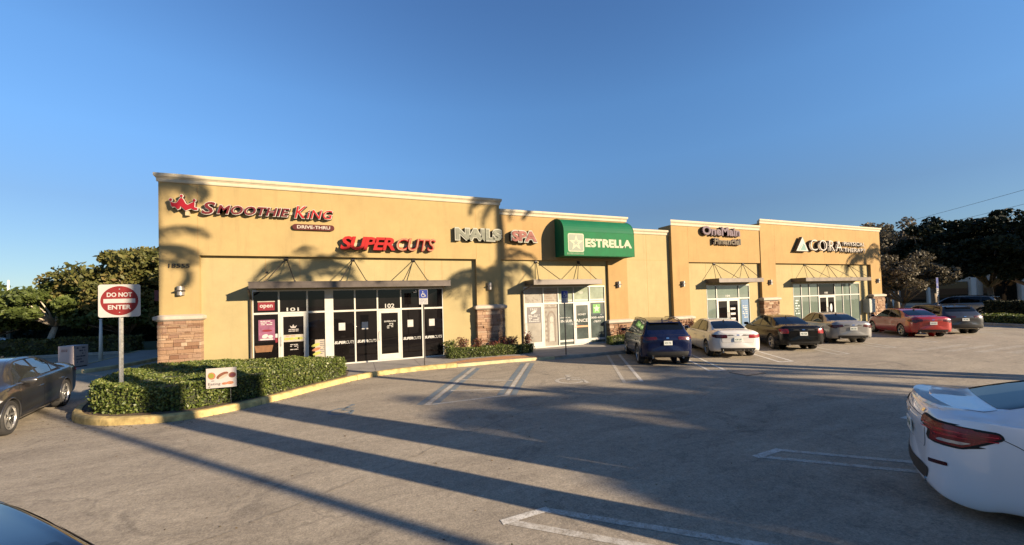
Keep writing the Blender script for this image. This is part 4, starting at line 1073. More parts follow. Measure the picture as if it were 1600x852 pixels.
    def proj(s, poly, axis, off=.005, res=.045, sd=1):
        """poly in metres. axis 'y': (x,z) cast onto the flank sd; axis 'r': (y,z) cast from behind; 'f': from the front; 'z': (x,y) from above"""
        pl = []
        for i in range(len(poly)):
            a, b = Vector(poly[i]), Vector(poly[(i + 1) % len(poly)]); k = max(1, int((b - a).length / res))
            for q in range(k): pl.append(a.lerp(b, q / k))
        n = len(pl); pts = list(pl); xs = [p.x for p in pl]; ys = [p.y for p in pl]
        for x in np.arange(min(xs) + res / 2, max(xs), res):
            for y in np.arange(min(ys) + res / 2, max(ys), res): pts.append(Vector((x, y)))
        r = geometry.delaunay_2d_cdt([Vector(p) for p in pts], [(i, (i + 1) % n) for i in range(n)], [list(range(n))], 1, 1e-5)
        V = []; ok = []
        for p in r[0]:
            if axis == 'y': o, d = Vector((p.x, 3 * sd, p.y)), Vector((0, -sd, 0))
            elif axis == 'r': o, d = Vector((-5, p.x, p.y)), Vector((1, 0, 0))
            elif axis == 'f': o, d = Vector((5, p.x, p.y)), Vector((-1, 0, 0))
            else: o, d = Vector((p.x, p.y, 4)), Vector((0, 0, -1))
            h = s.bvh.ray_cast(o, d)
            if h[0] is None:
                h = s.bvh.find_nearest(o + d * (5 - s.L / 2 if axis in 'rf' else 2.1))
            nn = h[1]
            if nn.dot(d) > 0: nn = -nn
            V.append(h[0] + nn * off)
        F = []
        for f in r[2]:
            a, b, c = V[f[0]], V[f[1]], V[f[2]]
            nn = (b - a).cross(c - a)
            F.append(tuple(f) if nn.dot(d) < 0 else tuple(f)[::-1])
        return V, F
    def panel(s, name, polys, mat, root, off=.005, res=.045, mats=None):
        mb = MB()
        for i, (poly, axis, sd) in enumerate(polys):
            V, F = s.proj(poly, axis, off, res, sd); mb.add([tuple(v) for v in V], F, i if mats else 0)
        return mb.build(name, mats or mat, root, smooth=True, local=True)

SEDAN = lambda: [
    (.03, .40, .70, .84, .62, .46, .885, .905), (.08, .32, .82, .93, .77, .60, .99, 1.01), (.20, .27, .885, .965, .84, .66, 1.05, 1.075),
    (.50, .23, .905, .965, .865, .67, 1.06, 1.09), (.78, .22, .905, .955, .865, .66, 1.06, 1.10), (1.15, .21, .905, .95, .86, .63, 1.19, 1.235), (1.60, .20, .905, .94, .86, .575, 1.335, 1.375),
    (2.05, .20, .905, .935, .86, .56, 1.39, 1.43), (2.65, .20, .905, .93, .86, .565, 1.395, 1.44), (3.0, .20, .905, .925, .86, .59, 1.34, 1.385), (3.38, .20, .905, .92, .86, .66, 1.155, 1.20),
    (3.72, .21, .905, .915, .86, .72, .975, 1.01), (4.05, .22, .90, .87, .84, .68, .925, .955), (4.38, .24, .87, .78, .80, .60, .83, .855), (4.58, .28, .80, .66, .72, .52, .71, .735), (4.66, .36, .68, .58, .60, .44, .60, .615)]
SUV = lambda: [
    (.03, .52, .74, .92, .66, .50, .96, .98), (.07, .40, .86, 1.00, .78, .62, 1.06, 1.08), (.16, .34, .925, 1.08, .86, .72, 1.16, 1.18),
    (.30, .31, .95, 1.12, .885, .71, 1.30, 1.33), (.52, .28, .955, 1.12, .89, .66, 1.53, 1.57), (.80, .27, .955, 1.11, .89, .63, 1.60, 1.645), (1.40, .26, .955, 1.08, .895, .63, 1.63, 1.68),
    (2.1, .26, .955, 1.06, .895, .64, 1.63, 1.685), (2.65, .26, .955, 1.04, .895, .65, 1.60, 1.655), (2.95, .26, .955, 1.03, .895, .68, 1.52, 1.57), (3.32, .26, .955, 1.02, .895, .73, 1.29, 1.33),
    (3.68, .27, .955, 1.01, .89, .76, 1.09, 1.12), (4.05, .28, .94, .97, .87, .72, 1.03, 1.06), (4.40, .30, .90, .88, .82, .64, .94, .965), (4.60, .34, .83, .74, .74, .56, .80, .82), (4.70, .42, .70, .66, .62, .46, .69, .70)]
def make_car(label, pm, loc, heading, kind='sedan', rear=None, cat="car", name="parked_car", clear=False, dark_rim=False, detail=True, spokes=5, lamp=None, plate_txt="KZ4 71R", group=None, scale=1.0, smoke=False, zscale=1.0, spoiler=False, rail=False, lower=True):
    st = SEDAN() if kind == 'sedan' else SUV()
    if rear: st = rear(st)
    st = [(r[0], r[1], r[2], *[v for v in r[3:]]) for r in st]
    L = st[-1][0] + .03
    c = Car(st, L); c.bow_r = .13; c.bow_f = .26; c.lip = blk if kind == 'suv' else None
    W = .905 if kind == 'sedan' else .955; c.wy = W
    R = .335 if kind == 'sedan' else .37
    h = Vector((cos(heading), sin(heading)))
    root = thing(name, label, cat, (loc[0], loc[1], 0), heading, group)
    root.scale = (scale, scale, scale * zscale)
    rx = 1.02 - L / 2; fx = 3.78 - L / 2
    if spoiler: rx += .16; fx += .1
    if kind == 'suv': rx = .98 - L / 2; fx = 3.74 - L / 2
    b = c.build_body(root, pm, (rx, fx), R)
    # glass
    gm = car_glass_l if clear else car_glass
    suv = kind == 'suv'
    rg0, rg1 = (2.9, 4.25) if suv else (4.05, 5.9)
    ws0, ws1 = (8.15, 10.85)
    def uvp(nm, poly, mat, off=.004, both=True, par=root, res=.3):
        if nm in ("side_window", "window_frame"):
            for q in (1, -1): c.uvpanel(nm, poly, mat, par, off, q, res).build(nm, mat, par, smooth=True, local=True)
            return
        return c.uvpanel(nm, poly, mat, par, off, both, res).build(nm, mat, par, smooth=True, local=True)
    w_ = uvp("windscreen", [(ws0, 11), (ws0, 9.0), (ws1 - .9, 8.75), (ws1, 8.65), (ws1 - .02, 11)], gm)
    if suv:
        w2 = uvp("rear_window", [(rg0, 11), (rg0 + .05, 9.0), (rg0 + .3, 8.62), (rg1 - .1, 8.7), (rg1, 9.2), (rg1, 11)], car_glass)
    else:
        w2 = uvp("rear_window", [(rg0 + .0, 11), (rg0 + .05, 9.2), (rg0 + .25, 8.75), (rg1 - .15, 8.8), (rg1, 9.4), (rg1, 11)], car_glass)
    # side glazing in three lights, dark frame under it
    e0, e1 = (3.75, 10.3) if suv else (4.95, 10.35)
    top = 7.80; bot = 6.25
    uvp("window_frame", [(e0 - .12, bot - .12), (e0 + .25, top - .55), (e0 + 1.1, top + .12), (8.3, top + .12), (e1 - .6, top - .1), (e1 + .25, bot - .1)], blk, .0025)
    bp = 7.45 if not suv else 7.25; qp = (5.55 if suv else 6.05)
    def win(poly): return uvp("side_window", rounded(poly, .12, 3), car_glass if not clear else car_glass_l, .006, True)
    if suv:
        win([(qp + .10, bot), (qp + .10, top), (bp - .08, top), (bp - .08, bot)]); win([(e0 + .15, bot + .1), (e0 + .55, top - .65), (e0 + 1.0, top - .12), (qp - .05, top - .02), (qp - .05, bot)])
    else:
        win([(qp + .06, bot), (qp - .30, top - .35), (qp + .10, top), (bp - .08, top), (bp - .08, bot)]); win([(e0 + .22, bot + .25), (e0 + .60, top - .85), (qp - .42, top - .40), (qp - .06, bot + .1)])
    win([(bp + .08, bot), (bp + .08, top), (8.35, top), (9.4, top - .30), (e1 - .25, bot + .28), (e1 - .05, bot)])
    # doors: gap lines, panel and handle
    H = lambda v: v
    zb_ = .30 if not suv else .36; zt_ = .90 if not suv else 1.02
    bx = c.S(bp, 5)[0]; fxd = c.S(10.1, 5)[0]; rxd = rx + .30
    for sd in (1, -1):
        for (a0, a1, rear_d) in ((bx, fxd, False), (rxd + .0, bx, True)):
            if rear_d: poly = [(a0 + .30, zb_), (a1 - .004, zb_), (a1 - .004, zt_), (a0 - .20, zt_), (a0 - .12, zb_ + .42), (a0 + .16, zb_ + .30)]
            else: poly = [(a0 + .004, zb_), (a1 - .05, zb_), (a1 + .02, zb_ + .3), (a1, zt_), (a0 + .004, zt_)]
            poly = rounded(poly, .05, 3)
            d = c.panel("door", [(grow(poly, -.005), 'y', sd)], pm, root, .0035, .08)
            c.panel("door_gap", [(poly, 'y', sd)], gap_m, d, .0012, .08)
            hx = a0 + .17 if not rear_d else a0 + .02
            hz = zt_ - .13
            V, F = c.proj([(hx - .09, hz - .012), (hx + .09, hz - .012), (hx + .09, hz + .014), (hx - .09, hz + .014)], 'y', .03, .06, sd)
            y0 = V[0].y
            hb = MB(); hb.rbox(hx - .09, hx + .09, min(y0, y0 - sd * .018), max(y0, y0 - sd * .018), hz - .012, hz + .016, .006); hb.box(hx - .08, hx - .06, min(y0 - sd * .04, y0 - sd * .01), max(y0 - sd * .04, y0 - sd * .01), hz - .01, hz + .012); hb.box(hx + .06, hx + .08, min(y0 - sd * .04, y0 - sd * .01), max(y0 - sd * .04, y0 - sd * .01), hz - .01, hz + .012)
            hb.build("door_handle", pm if not rail else chrome, d, local=True)
    # sill and lower trim
    sl_ = [(rx + R * 1.2, .20 if not suv else .25), (fx - R * 1.2, .20 if not suv else .25), (fx - R * 1.2, zb_ - .03), (rx + R * 1.2, zb_ - .03)]
    for sd in (1, -1): c.panel("side_sill", [(sl_, 'y', sd)], blk if suv else pm, root, .010, .09)
    rb = [(-.60, .28), (.60, .28), (.66, .42), (-.66, .42)] if not suv else [(-.72, .36), (.72, .36), (.78, .56), (-.78, .56)]
    if lower: c.panel("rear_valance", [(rounded(rb, .05), 'r', 1)], blk, root, .006, .06)
    fb = [(-.55, .36), (.55, .36), (.48, .62), (-.48, .62)]
    c.panel("grille", [(rounded(fb, .05), 'f', 1)], blk, root, .006, .06)
    # boot or tailgate line
    if suv: ln = [(-.74, .60), (.74, .60), (.80, 1.0), (.66, 1.14), (-.66, 1.14), (-.80, 1.0)]
    else: ln = [(-.58, .62), (.58, .62), (.62, .96), (-.62, .96)]
    bt = c.panel("boot_lid" if not suv else "tailgate", [(grow(rounded(ln, .06), -.005), 'r', 1)], pm, root, .004, .06)
    c.panel("lid_gap", [(rounded(ln, .06), 'r', 1)], gap_m, bt, .0012, .06)
    # lamps
    for sd in (1, -1):
        if lamp: polys, mm = lamp(sd, L)
        elif suv: polys = [([(sd * .38, .98), (sd * .80, .94), (sd * .885, 1.06), (sd * .40, 1.07)], 'r', 1), ([(-L / 2 + .10, .96), (-L / 2 + .42, 1.04), (-L / 2 + .45, 1.08), (-L / 2 + .14, 1.07)], 'y', sd)]; mm = lens_dred
        else: polys = [([(sd * .46, .80), (sd * .78, .78), (sd * .86, .92), (sd * .48, .93)], 'r', 1), ([(-L / 2 + .09, .76), (-L / 2 + .36, .84), (-L / 2 + .40, .91), (-L / 2 + .12, .92)], 'y', sd)]; mm = lens_red
        tl = c.panel("tail_light", [(rounded(p, .012 if spoiler else .03, 2), a, q) for p, a, q in polys], mm, root, .012, .04)
        c.panel("lamp_seal", [(grow(rounded(p, .03, 2), .022 if spoiler else .010), a, q) for p, a, q in polys], gap_m, tl, .006, .04)
        if spoiler:
            strip_m = simple('bright_lamp_strip', (0.62, 0.022, 0.035), .3, coat=.2)
            for dz, mt in ((.055, strip_m), (.0, strip_m)):
                c.panel("lamp_strip", [(grow([(x_ * 1.0, z_ * .16 + .84 * (.90 + dz * .9) - .03) for x_, z_ in polys[0][0]], -.012), 'r', 1), (grow([(x_, (z_ - .86) * .16 + .875 + dz * .8 - .02) for x_, z_ in polys[1][0]], -.012), 'y', sd)], mt, tl, .016, .03)
            c.panel("lamp_strip", [(rounded([(-L / 2 + .14, .785), (-L / 2 + .30, .785), (-L / 2 + .36, .815), (-L / 2 + .16, .815)], .01, 2), 'y', sd)], lens_w, tl, .016, .03)
        zf = .66 if not suv else .80
        hl = c.panel("headlight", [(rounded([(sd * .42, zf - .06), (sd * .72, zf - .05), (sd * .80, zf + .05), (sd * .46, zf + .03)], .03, 2), 'f', 1), (rounded([(L / 2 - .62, zf + .06), (L / 2 - .22, zf - .05), (L / 2 - .18, zf + .02), (L / 2 - .45, zf + .10)], .03, 2), 'y', sd)], lens_w, root, .010, .05)
        # mirror
        mx = c.S(10.15, 6)[0]; my = c.wy; mz = (1.00 if not suv else 1.12)
        mm_ = MB(); m = 10
        sec = []
        for (yy, k) in ((-.01, .55), (.03, .9), (.10, 1), (.17, .92), (.205, .6)):
            for q in range(m):
                t_ = 2 * pi * q / m; sec.append((mx + .045 * cos(t_) * k - .03 * (yy), sd * (my + .02 + yy), mz + .068 * sin(t_) * k))
        fs = [(i * m + q, i * m + (q + 1) % m, (i + 1) * m + (q + 1) % m, (i + 1) * m + q) for i in range(4) for q in range(m)] + [tuple(range(m))[::-1], tuple(range(4 * m, 5 * m))]
        mm_.add(sec, [f if sd < 0 else f[::-1] for f in fs])
        mm_.tube([(mx + .02, sd * (my - .06), mz - .05), (mx, sd * (my + .05), mz - .03)], .022, 6)
        mo = mm_.build("side_mirror", pm, root, smooth=True, local=True, ang=60)
        g_ = MB(); g_.add([(mx - .05 - .03 * y_, sd * (my + .02 + y_), mz + z_) for y_, z_ in ((.02, -.045), (.18, -.045), (.18, .045), (.02, .045))], [(0, 1, 2, 3) if sd > 0 else (3, 2, 1, 0)]); g_.build("mirror_glass", car_glass, mo, local=True)
        # wheels
        for wx in (rx, fx):
            ty, rm = WHEELS[suv]
            wt = bpy.data.objects.new("wheel", None); COL.objects.link(wt); wt.parent = root
            wt.location = (wx, sd * (W - .115), R); wt.rotation_euler = (0, random.random() * 1.2, 0 if sd > 0 else pi)
            for nm, me in (("tyre", ty), ("rim", rm if not dark_rim else WHEELS['d'][1])):
                o = bpy.data.objects.new(nm, me); COL.objects.link(o); o.parent = wt
    # number plate
    pz = .74 if not suv else .86
    if rear and not suv: pass
    V, F = c.proj([(-.15, pz - .075), (.15, pz - .075), (.15, pz + .075), (-.15, pz + .075)], 'r', .012, .3, 1)
    px = min(v.x for v in V) - .004
    # sign text is built facing -y: turn it to face backwards
    def backplate(mb, body, y0, y1, z0, z1, xf, m):
        vv, ff = text_mb(body, y0, y1, z0, z1, 0, .004, bold=.02); mb.add([(xf + p[1], -p[0], p[2]) for p in vv], ff, m)
    mb = MB(); mb.rbox(px, px + .012, -.152, .152, pz - .076, pz + .076, .004, 0); backplate(mb, plate_txt, -.115, .115, pz - .035, pz + .035, px - .001, 1)
    mb.build("number_plate", [plate_m, plate_i], root, local=True)
    # badge, aerial, exhaust
    bz = pz + .17; V, F = c.proj([(-.05, bz - .02), (.05, bz - .02), (.05, bz + .02), (-.05, bz + .02)], 'r', .008, .1, 1)
    mb = MB(); mb.add([tuple(v) for v in V], F); mb.build("badge", chrome, root, local=True)
    fin = c.S(5.9 if not suv else 5.0, 11); mb = MB(); mb.prism([(fin[0] - .09, fin[2] - .01), (fin[0] + .07, fin[2] - .01), (fin[0] - .04, fin[2] + .055), (fin[0] - .08, fin[2] + .055)], -.012, .012, 0, 'y'); mb.build("roof_aerial", blk, root, local=True)
    for sd in (1, -1):
        mb = MB(); mb.tube([(-L / 2 + .30, sd * .55, .27 if not suv else .34), (-L / 2 + .06, sd * .55, .27 if not suv else .34)], .038, 12); mb.build("exhaust_tip", chrome, root, local=True)
    if suv:
        for sd in (1, -1):
            pts = [(c.S(u, 8.25)[0], sd * (c.S(u, 8.25)[1] + .0), c.S(u, 8.25)[2] + (.045 if 4.6 < u < 8.4 else .01)) for u in (4.5, 4.75, 5.5, 6.5, 7.5, 8.3, 8.5)]
            mb = MB(); mb.tube(pts, .014, 6); mb.build("roof_rail", blk, root, smooth=True, local=True)
        pts = [(c.S(3.95, 8.5)[0] - .10, c.S(3.95, 8.5)[1] - .02, c.S(3.95, 8.5)[2] + .0)]
        sp = MB(); zz = c.S(4.2, 11)[2]; xx = c.S(4.0, 11)[0]
        sp.prism([(xx - .12, zz - .045), (xx - .10, zz - .015), (xx + .16, zz + .012), (xx + .16, zz - .02)], -.56, .56, 0, 'y'); sp.build("roof_spoiler", pm, root, local=True)
    return root, c
WHEELS = {}
for key, R_, wd, sp, rmat in ((False, .335, .215, 5, rim_m), (True, .37, .235, 5, rim_m), ('d', .335, .215, 10, rim_d)):
    ty, rm = wheel_mesh(R_, wd, sp)
    a = ty.build("tyre", tyre_m, smooth=True, ang=35); b_ = rm.build("rim", [rmat, well_m], smooth=True, ang=30)
    WHEELS[key] = (a.data, b_.data); bpy.data.objects.remove(a); bpy.data.objects.remove(b_)

def at_axle(ax, ay, hd, k=1.0, L=4.69, back=1.02):
    d = (L / 2 - back) * k; return (ax + cos(hd) * d, ay + sin(hd) * d)
p_navy = paint("navy_paint", (0.003, 0.007, 0.034), .2, .2, coat=.3, spec=.3); p_white = paint("white_paint", (0.58, 0.56, 0.52), 0, .3, .06); p_black = paint("black_paint", (0.003, 0.003, 0.003), .0, .16, coat=0.0, spec=.3)
p_silver = paint("silver_paint", (0.24, 0.235, 0.225), .3, .32); p_red = paint("red_paint", (0.30, 0.010, 0.006), .1, .3); p_dark = paint("slate_paint", (0.020, 0.022, 0.026), .2, .3)
p_grey = paint("graphite_paint", (0.028, 0.028, 0.030), .3, .3); p_pearl = paint("pearl_white_paint", (0.78, 0.79, 0.80), .05, .28, .05); p_nav2 = paint("midnight_paint", (0.004, 0.005, 0.010), .2, .2, coat=.6)
G1 = "cars parked nose-in along the shops"
h1 = radians(60)
make_car("navy blue crossover parked nose-in beside the accessible bay, its tailgate facing us", p_navy, at_axle(10.10, 10.80, radians(61), .89), radians(61), 'suv', group=G1, scale=.89, zscale=1.06)
def a6(sd, L): return [([(sd * .40, .80), (sd * .80, .80), (sd * .87, .91), (sd * .40, .92)], 'r', 1), ([(-L / 2 + .10, .80), (-L / 2 + .34, .86), (-L / 2 + .36, .91), (-L / 2 + .12, .915)], 'y', sd)], lens_dred if sd > 0 else lens_red
make_car("white sedan with dark red tail lights parked between the navy crossover and the black sedan", p_white, at_axle(13.42, 10.75, radians(58.5), .92), radians(58.5), lamp=a6, group=G1, scale=.92, zscale=1.05, plate_txt="IQ8 L0P")
def imp(sd, L): return [([(sd * .56, .76), (sd * .84, .74), (sd * .87, .94), (sd * .58, .94)], 'r', 1), ([(-L / 2 + .10, .75), (-L / 2 + .20, .76), (-L / 2 + .22, .93), (-L / 2 + .12, .93)], 'y', sd)], lens_red
make_car("black sedan with bright red tail lights parked right of the white sedan", p_black, at_axle(17.05, 10.65, radians(57), .91), radians(57), lamp=imp, group=G1, plate_txt="Y83 TKM", scale=.91, zscale=1.06)
def jet(sd, L): return [([(sd * .42, .84), (sd * .82, .78), (sd * .88, .90), (sd * .44, .93)], 'r', 1), ([(-L / 2 + .09, .76), (-L / 2 + .42, .86), (-L / 2 + .46, .90), (-L / 2 + .12, .92)], 'y', sd)], lens_dred
make_car("silver sedan with smoked tail lights parked between the black sedan and the red car", p_silver, at_axle(20.85, 10.80, radians(54), .88), radians(54), lamp=jet, group=G1, scale=.88, zscale=1.07, plate_txt="BM5 20D", dark_rim=True)
make_car("red compact sedan parked below the utility cabinet at the far end", p_red, at_axle(26.1, 10.15, radians(50), .89), radians(50), lamp=jet, group=G1, scale=.89, zscale=1.07, plate_txt="QT6 4VX")
make_car("slate coloured crossover parked last in the row past the red car", p_dark, at_axle(28.9, 10.05, radians(51), .90), radians(51), 'suv', group=G1, scale=.90, zscale=.98, plate_txt="LR2 99C")
# graphite sedan driving in at the left edge
hl_ = radians(-80.5)
make_car("graphite sedan cut by the left edge of the view beside the hedge island", p_grey, (-7.62, 12.25), radians(-78), clear=True, plate_txt="DN3 55A", dark_rim=False)
# pearl sedan at the lower right, seen from its right rear corner
def sent(sd, L):
    return [([(sd * .52, .93), (sd * .66, .88), (sd * .80, .78), (sd * .88, .76), (sd * .88, .955), (sd * .54, .985)], 'r', 1), ([(-L / 2 + .10, .76), (-L / 2 + .30, .76), (-L / 2 + .56, .90), (-L / 2 + .54, .93), (-L / 2 + .13, .955)], 'y', sd)], simple("deep_red_lens", (0.20, 0.008, 0.014), .25, coat=.25, var=.3, vscale=18)
hs = radians(-62)
def short_deck(st):
    st = [list(r) for r in st]
    st[0][1] = .30; st[1][1] = .24; st[2][1] = .20; st[3][1] = .19
    st[3][0] = .36; st[4][0] = .56; st[5][0] = .98; st[6][0] = 1.50
    for r in st[:6]: r[3] += .05; r[6] += .03; r[7] += .03
    for r in st[6:8]: r[3] += .02; r[6] += .02; r[7] += .02
    for r in st[:12]: r[1] -= .06
    return st
root_s, car_s = make_car("pearl white sedan with lip spoiler at the lower right, cut by the frame", p_pearl, (7.46, 0.57), hs, rear=short_deck, spoiler=True, lamp=sent, plate_txt="JC7 H18")
# its spoiler, side crease lamp and reflector
Ls = car_s.L
mb = MB(); pts = []
for k in range(17):
    y = -.66 + 1.32 * k / 16; e = abs(y) / .66
    x = -Ls / 2 + .10 + .14 * e ** 3; hgt = .035 * (1 - .35 * e ** 6)
    pts.append([(x - .03, y, 1.075 + hgt * .5), (x - .015, y, 1.085 + hgt), (x + .16, y, 1.098), (x + .16, y, 1.06), (x, y, 1.05)])
vs = [p for r in pts for p in r]; fs = [(i * 5 + j, i * 5 + (j + 1) % 5, (i + 1) * 5 + (j + 1) % 5, (i + 1) * 5 + j) for i in range(16) for j in range(5)] + [tuple(range(5)), tuple(range(80, 85))[::-1]]
mb.add(vs, fs); mb.build("lip_spoiler", p_pearl, root_s, smooth=True, local=True, ang=40)
for sd in (1, -1):
    car_s.panel("rear_reflector", [(rounded([(sd * .66, .50), (sd * .84, .53), (sd * .84, .57), (sd * .66, .54)], .01, 2), 'r', 1)], lens_dred, root_s, .006, .04)
def hair(pts, axis, name, w_=.007, sd=1, parent=None):
    mb = MB()
    for (a, b) in zip(pts[:-1], pts[1:]):
        A, B = Vector(a), Vector(b); d = (B - A).normalized(); n = Vector((-d.y, d.x)) * w_ / 2
        V, F = car_s.proj([tuple(A - n), tuple(B - n), tuple(B + n), tuple(A + n)], axis, .0018, .05, sd); mb.add([tuple(v) for v in V], F)
    mb.build(name, gap_m, parent or root_s, local=True)
for sd in (1, -1):
    hair([(-Ls / 2 + .20, sd * .60), (-Ls / 2 + .30, sd * .655), (-Ls / 2 + .50, sd * .64), (-Ls / 2 + .60, sd * .60)], 'z', "boot_shut_line")
    hair([(-Ls / 2 + .56, .895), (-Ls / 2 + .66, .84), (-Ls / 2 + .80, .74)], 'y', "bumper_shut_line", .007, sd)
car_s.panel("model_letters", [([(-.50, 1.0), (-.44, 1.0), (-.44, 1.03), (-.50, 1.03)], 'r', 1)], chrome, root_s, .008, .05)
# midnight car whose roof edge enters the lower left corner
make_car("midnight blue car of which only the roof edge shows at the lower left corner", p_nav2, (-1.83, 2.24), radians(-47), plate_txt="W40 RTE")
# ------------------------------------------------------------------ plants
def inside(poly, x, y):
    c = False; n = len(poly)
    for i in range(n):
        x1, y1 = poly[i]; x2, y2 = poly[(i + 1) % n]
        if (y1 > y) != (y2 > y) and x < (x2 - x1) * (y - y1) / (y2 - y1) + x1: c = not c
    return c
def hedge(label, poly, z0, z1, leaf=.032, dens=900, mat=None, bump=.07, group=None, cat="hedge", loc=None):
    """clipped hedge: dark twiggy core, leaves over top and sides, slightly wavy"""
    mat = mat or hedge_leaf
    poly = list(poly)
    cx = sum(p[0] for p in poly) / len(poly); cy = sum(p[1] for p in poly) / len(poly)
    t = thing("hedge", label, cat, (cx, cy, z0), 0, group)
    core = MB(); core.prism(grow(poly, -.07), z0, z1 - .06); core.build("hedge_core", leaf_core, t)
    pts = []; tn = []
    xs = [p[0] for p in poly]; ys = [p[1] for p in poly]
    area = abs(sum(poly[i][0] * poly[(i + 1) % len(poly)][1] - poly[(i + 1) % len(poly)][0] * poly[i][1] for i in range(len(poly)))) / 2
    wob = lambda x, y: .035 * sin(x * 3.1 + y) + .03 * sin(y * 4.3 - x * 1.7) + .02 * sin(x * 9 + y * 7)
    k = 0; target = int(area * dens)
    while k < target:
        x = rng.uniform(min(xs), max(xs)); y = rng.uniform(min(ys), max(ys))
        if inside(poly, x, y):
            d = abs(rng.normal(0, .045)); pts.append((x, y, z1 + wob(x, y) - d)); tn.append(np.clip(rng.normal(.62 - d * 5, .2), 0, 1)); k += 1  # leaf tone gets darker with depth below the hedge top
    n = len(poly)
    for i in range(n):
        a = np.array(poly[i]); b = np.array(poly[(i + 1) % n]); L = np.linalg.norm(b - a); nn = np.array([(b - a)[1], -(b - a)[0]]) / (L + 1e-9)
        m = int(L * (z1 - z0) * dens * 1.25)
        for _ in range(m):
            q = a + (b - a) * rng.random(); z = z0 + (z1 - z0) * rng.random()
            o = rng.normal(-.02, .04) + .03 * sin(q[0] * 5 + z * 8) + .02 * sin(q[1] * 6) - (.05 * ((z - z0) / (z1 - z0)) ** 6)
            pts.append((q[0] + nn[0] * o * SGN[0], q[1] + nn[1] * o * SGN[0], z)); tn.append(np.clip(rng.normal(.50, .2), 0, 1))
    V, F, T = leaves(np.array(pts), leaf, np.array(tn))
    np_mesh("hedge_foliage", V, F, mat, T, t, loc=tuple(wl(t)))
    return t
SGN = [1]
def ccw(poly):
    return poly if sum(poly[i][0] * poly[(i + 1) % len(poly)][1] - poly[(i + 1) % len(poly)][0] * poly[i][1] for i in range(len(poly))) > 0 else poly[::-1]
hp = smooth_path([(-6.05, 14.6), (-6.12, 13.6), (-5.98, 12.8), (-5.70, 12.05), (-5.25, 11.45), (-4.6, 11.12), (-3.85, 10.98), (-3.2, 11.05), (-2.5, 11.42), (-1.8, 12.05), (-1.1, 12.85), (-.45, 13.40)], 3) + [(-.35, 13.6), (-.6, 14.1), (-2.0, 14.6), (-3.4, 15.1), (-4.6, 15.6), (-6.0, 15.7)]
hedge("large clipped green hedge filling the yellow kerbed island at the left", ccw(hp), .13, .72, .034, 1500)
hedge("low clipped hedge in front of the middle stone pier", ccw([(3.35, 15.50), (3.5, 15.22), (4.5, 15.12), (6.1, 15.02), (7.05, 15.05), (7.1, 15.35), (5.2, 15.55), (3.6, 15.62)]), .12, .50, .03, 1500)
hedge("small hedge under the stone pier left of the navy crossover", ccw([(11.2, 15.2), (12.9, 15.1), (13.6, 15.2), (13.6, 15.6), (11.3, 15.7)]), .12, .50, .03, 1000)
hedge("long clipped hedge lit along the far left road", ccw([(-60, 31.2), (-22, 30.6), (-12.2, 29.3), (-12.0, 30.3), (-22, 31.8), (-60, 32.6)]), .05, .95, .10, 110, olive_leaf)
hedge("low green hedge on the verge past the parked cars", ccw([(36.6, 11.8), (36.3, 10.5), (35.7, 8.2), (35.3, 5.2), (36.6, 5.0), (37.3, 8.2), (38, 11.8)]), .12, .62, .06, 350, hedge_leaf)
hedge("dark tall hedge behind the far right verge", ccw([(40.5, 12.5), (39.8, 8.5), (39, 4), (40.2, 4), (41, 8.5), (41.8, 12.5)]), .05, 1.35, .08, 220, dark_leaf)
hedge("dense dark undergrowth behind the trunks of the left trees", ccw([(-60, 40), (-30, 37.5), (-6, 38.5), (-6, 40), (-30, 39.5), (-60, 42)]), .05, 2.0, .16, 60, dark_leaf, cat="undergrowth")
# fallen leaves on the bed edge, along the kerb and on the lot
lt = []
isp = isl_s
while len(lt) < 1500:
    k = rng.integers(0, len(isp) - 1); x, y = isp[k]; a_ = rng.random(); x += (isp[k + 1][0] - x) * a_; y += (isp[k + 1][1] - y) * a_
    o_ = abs(rng.normal(0, .28)); inn = rng.random() < .62
    cx_, cy_ = -3.0, 14.0; d_ = hypot(cx_ - x, cy_ - y); ux, uy = (cx_ - x) / d_, (cy_ - y) / d_
    if inn: lt.append((x + ux * (.17 + o_ * .8), y + uy * (.17 + o_ * .8), .142))
    else: lt.append((x - ux * o_, y - uy * o_, .006))
for k in range(500): lt.append((rng.uniform(-7, 22), rng.uniform(3.5, 13.2), .006))
lt = np.array(lt); n_ = len(lt); an = rng.uniform(0, 2 * pi, n_); sz = rng.uniform(.010, .026, n_)
d1 = np.stack([np.cos(an), np.sin(an), rng.normal(0, .12, n_)], 1) * sz[:, None]; d2 = np.stack([-np.sin(an), np.cos(an), rng.normal(0, .25, n_)], 1) * sz[:, None] * .5
V_ = np.stack([lt - d1, lt - d2, lt + d1, lt + d2], 1).reshape(-1, 3); V_[:, 2] = np.maximum(V_[:, 2], .005)
litter = np_mesh("leaf_litter", V_, np.arange(4 * n_).reshape(n_, 4), make_attr("dry_leaf", [(0.05, 0.03, 0.015), (0.16, 0.09, 0.035), (0.10, 0.09, 0.03)], .9, .2), np.repeat(rng.random(n_), 4))
tag(litter, "small brown fallen leaves scattered along the kerb and lot", "leaf litter", kind='stuff')
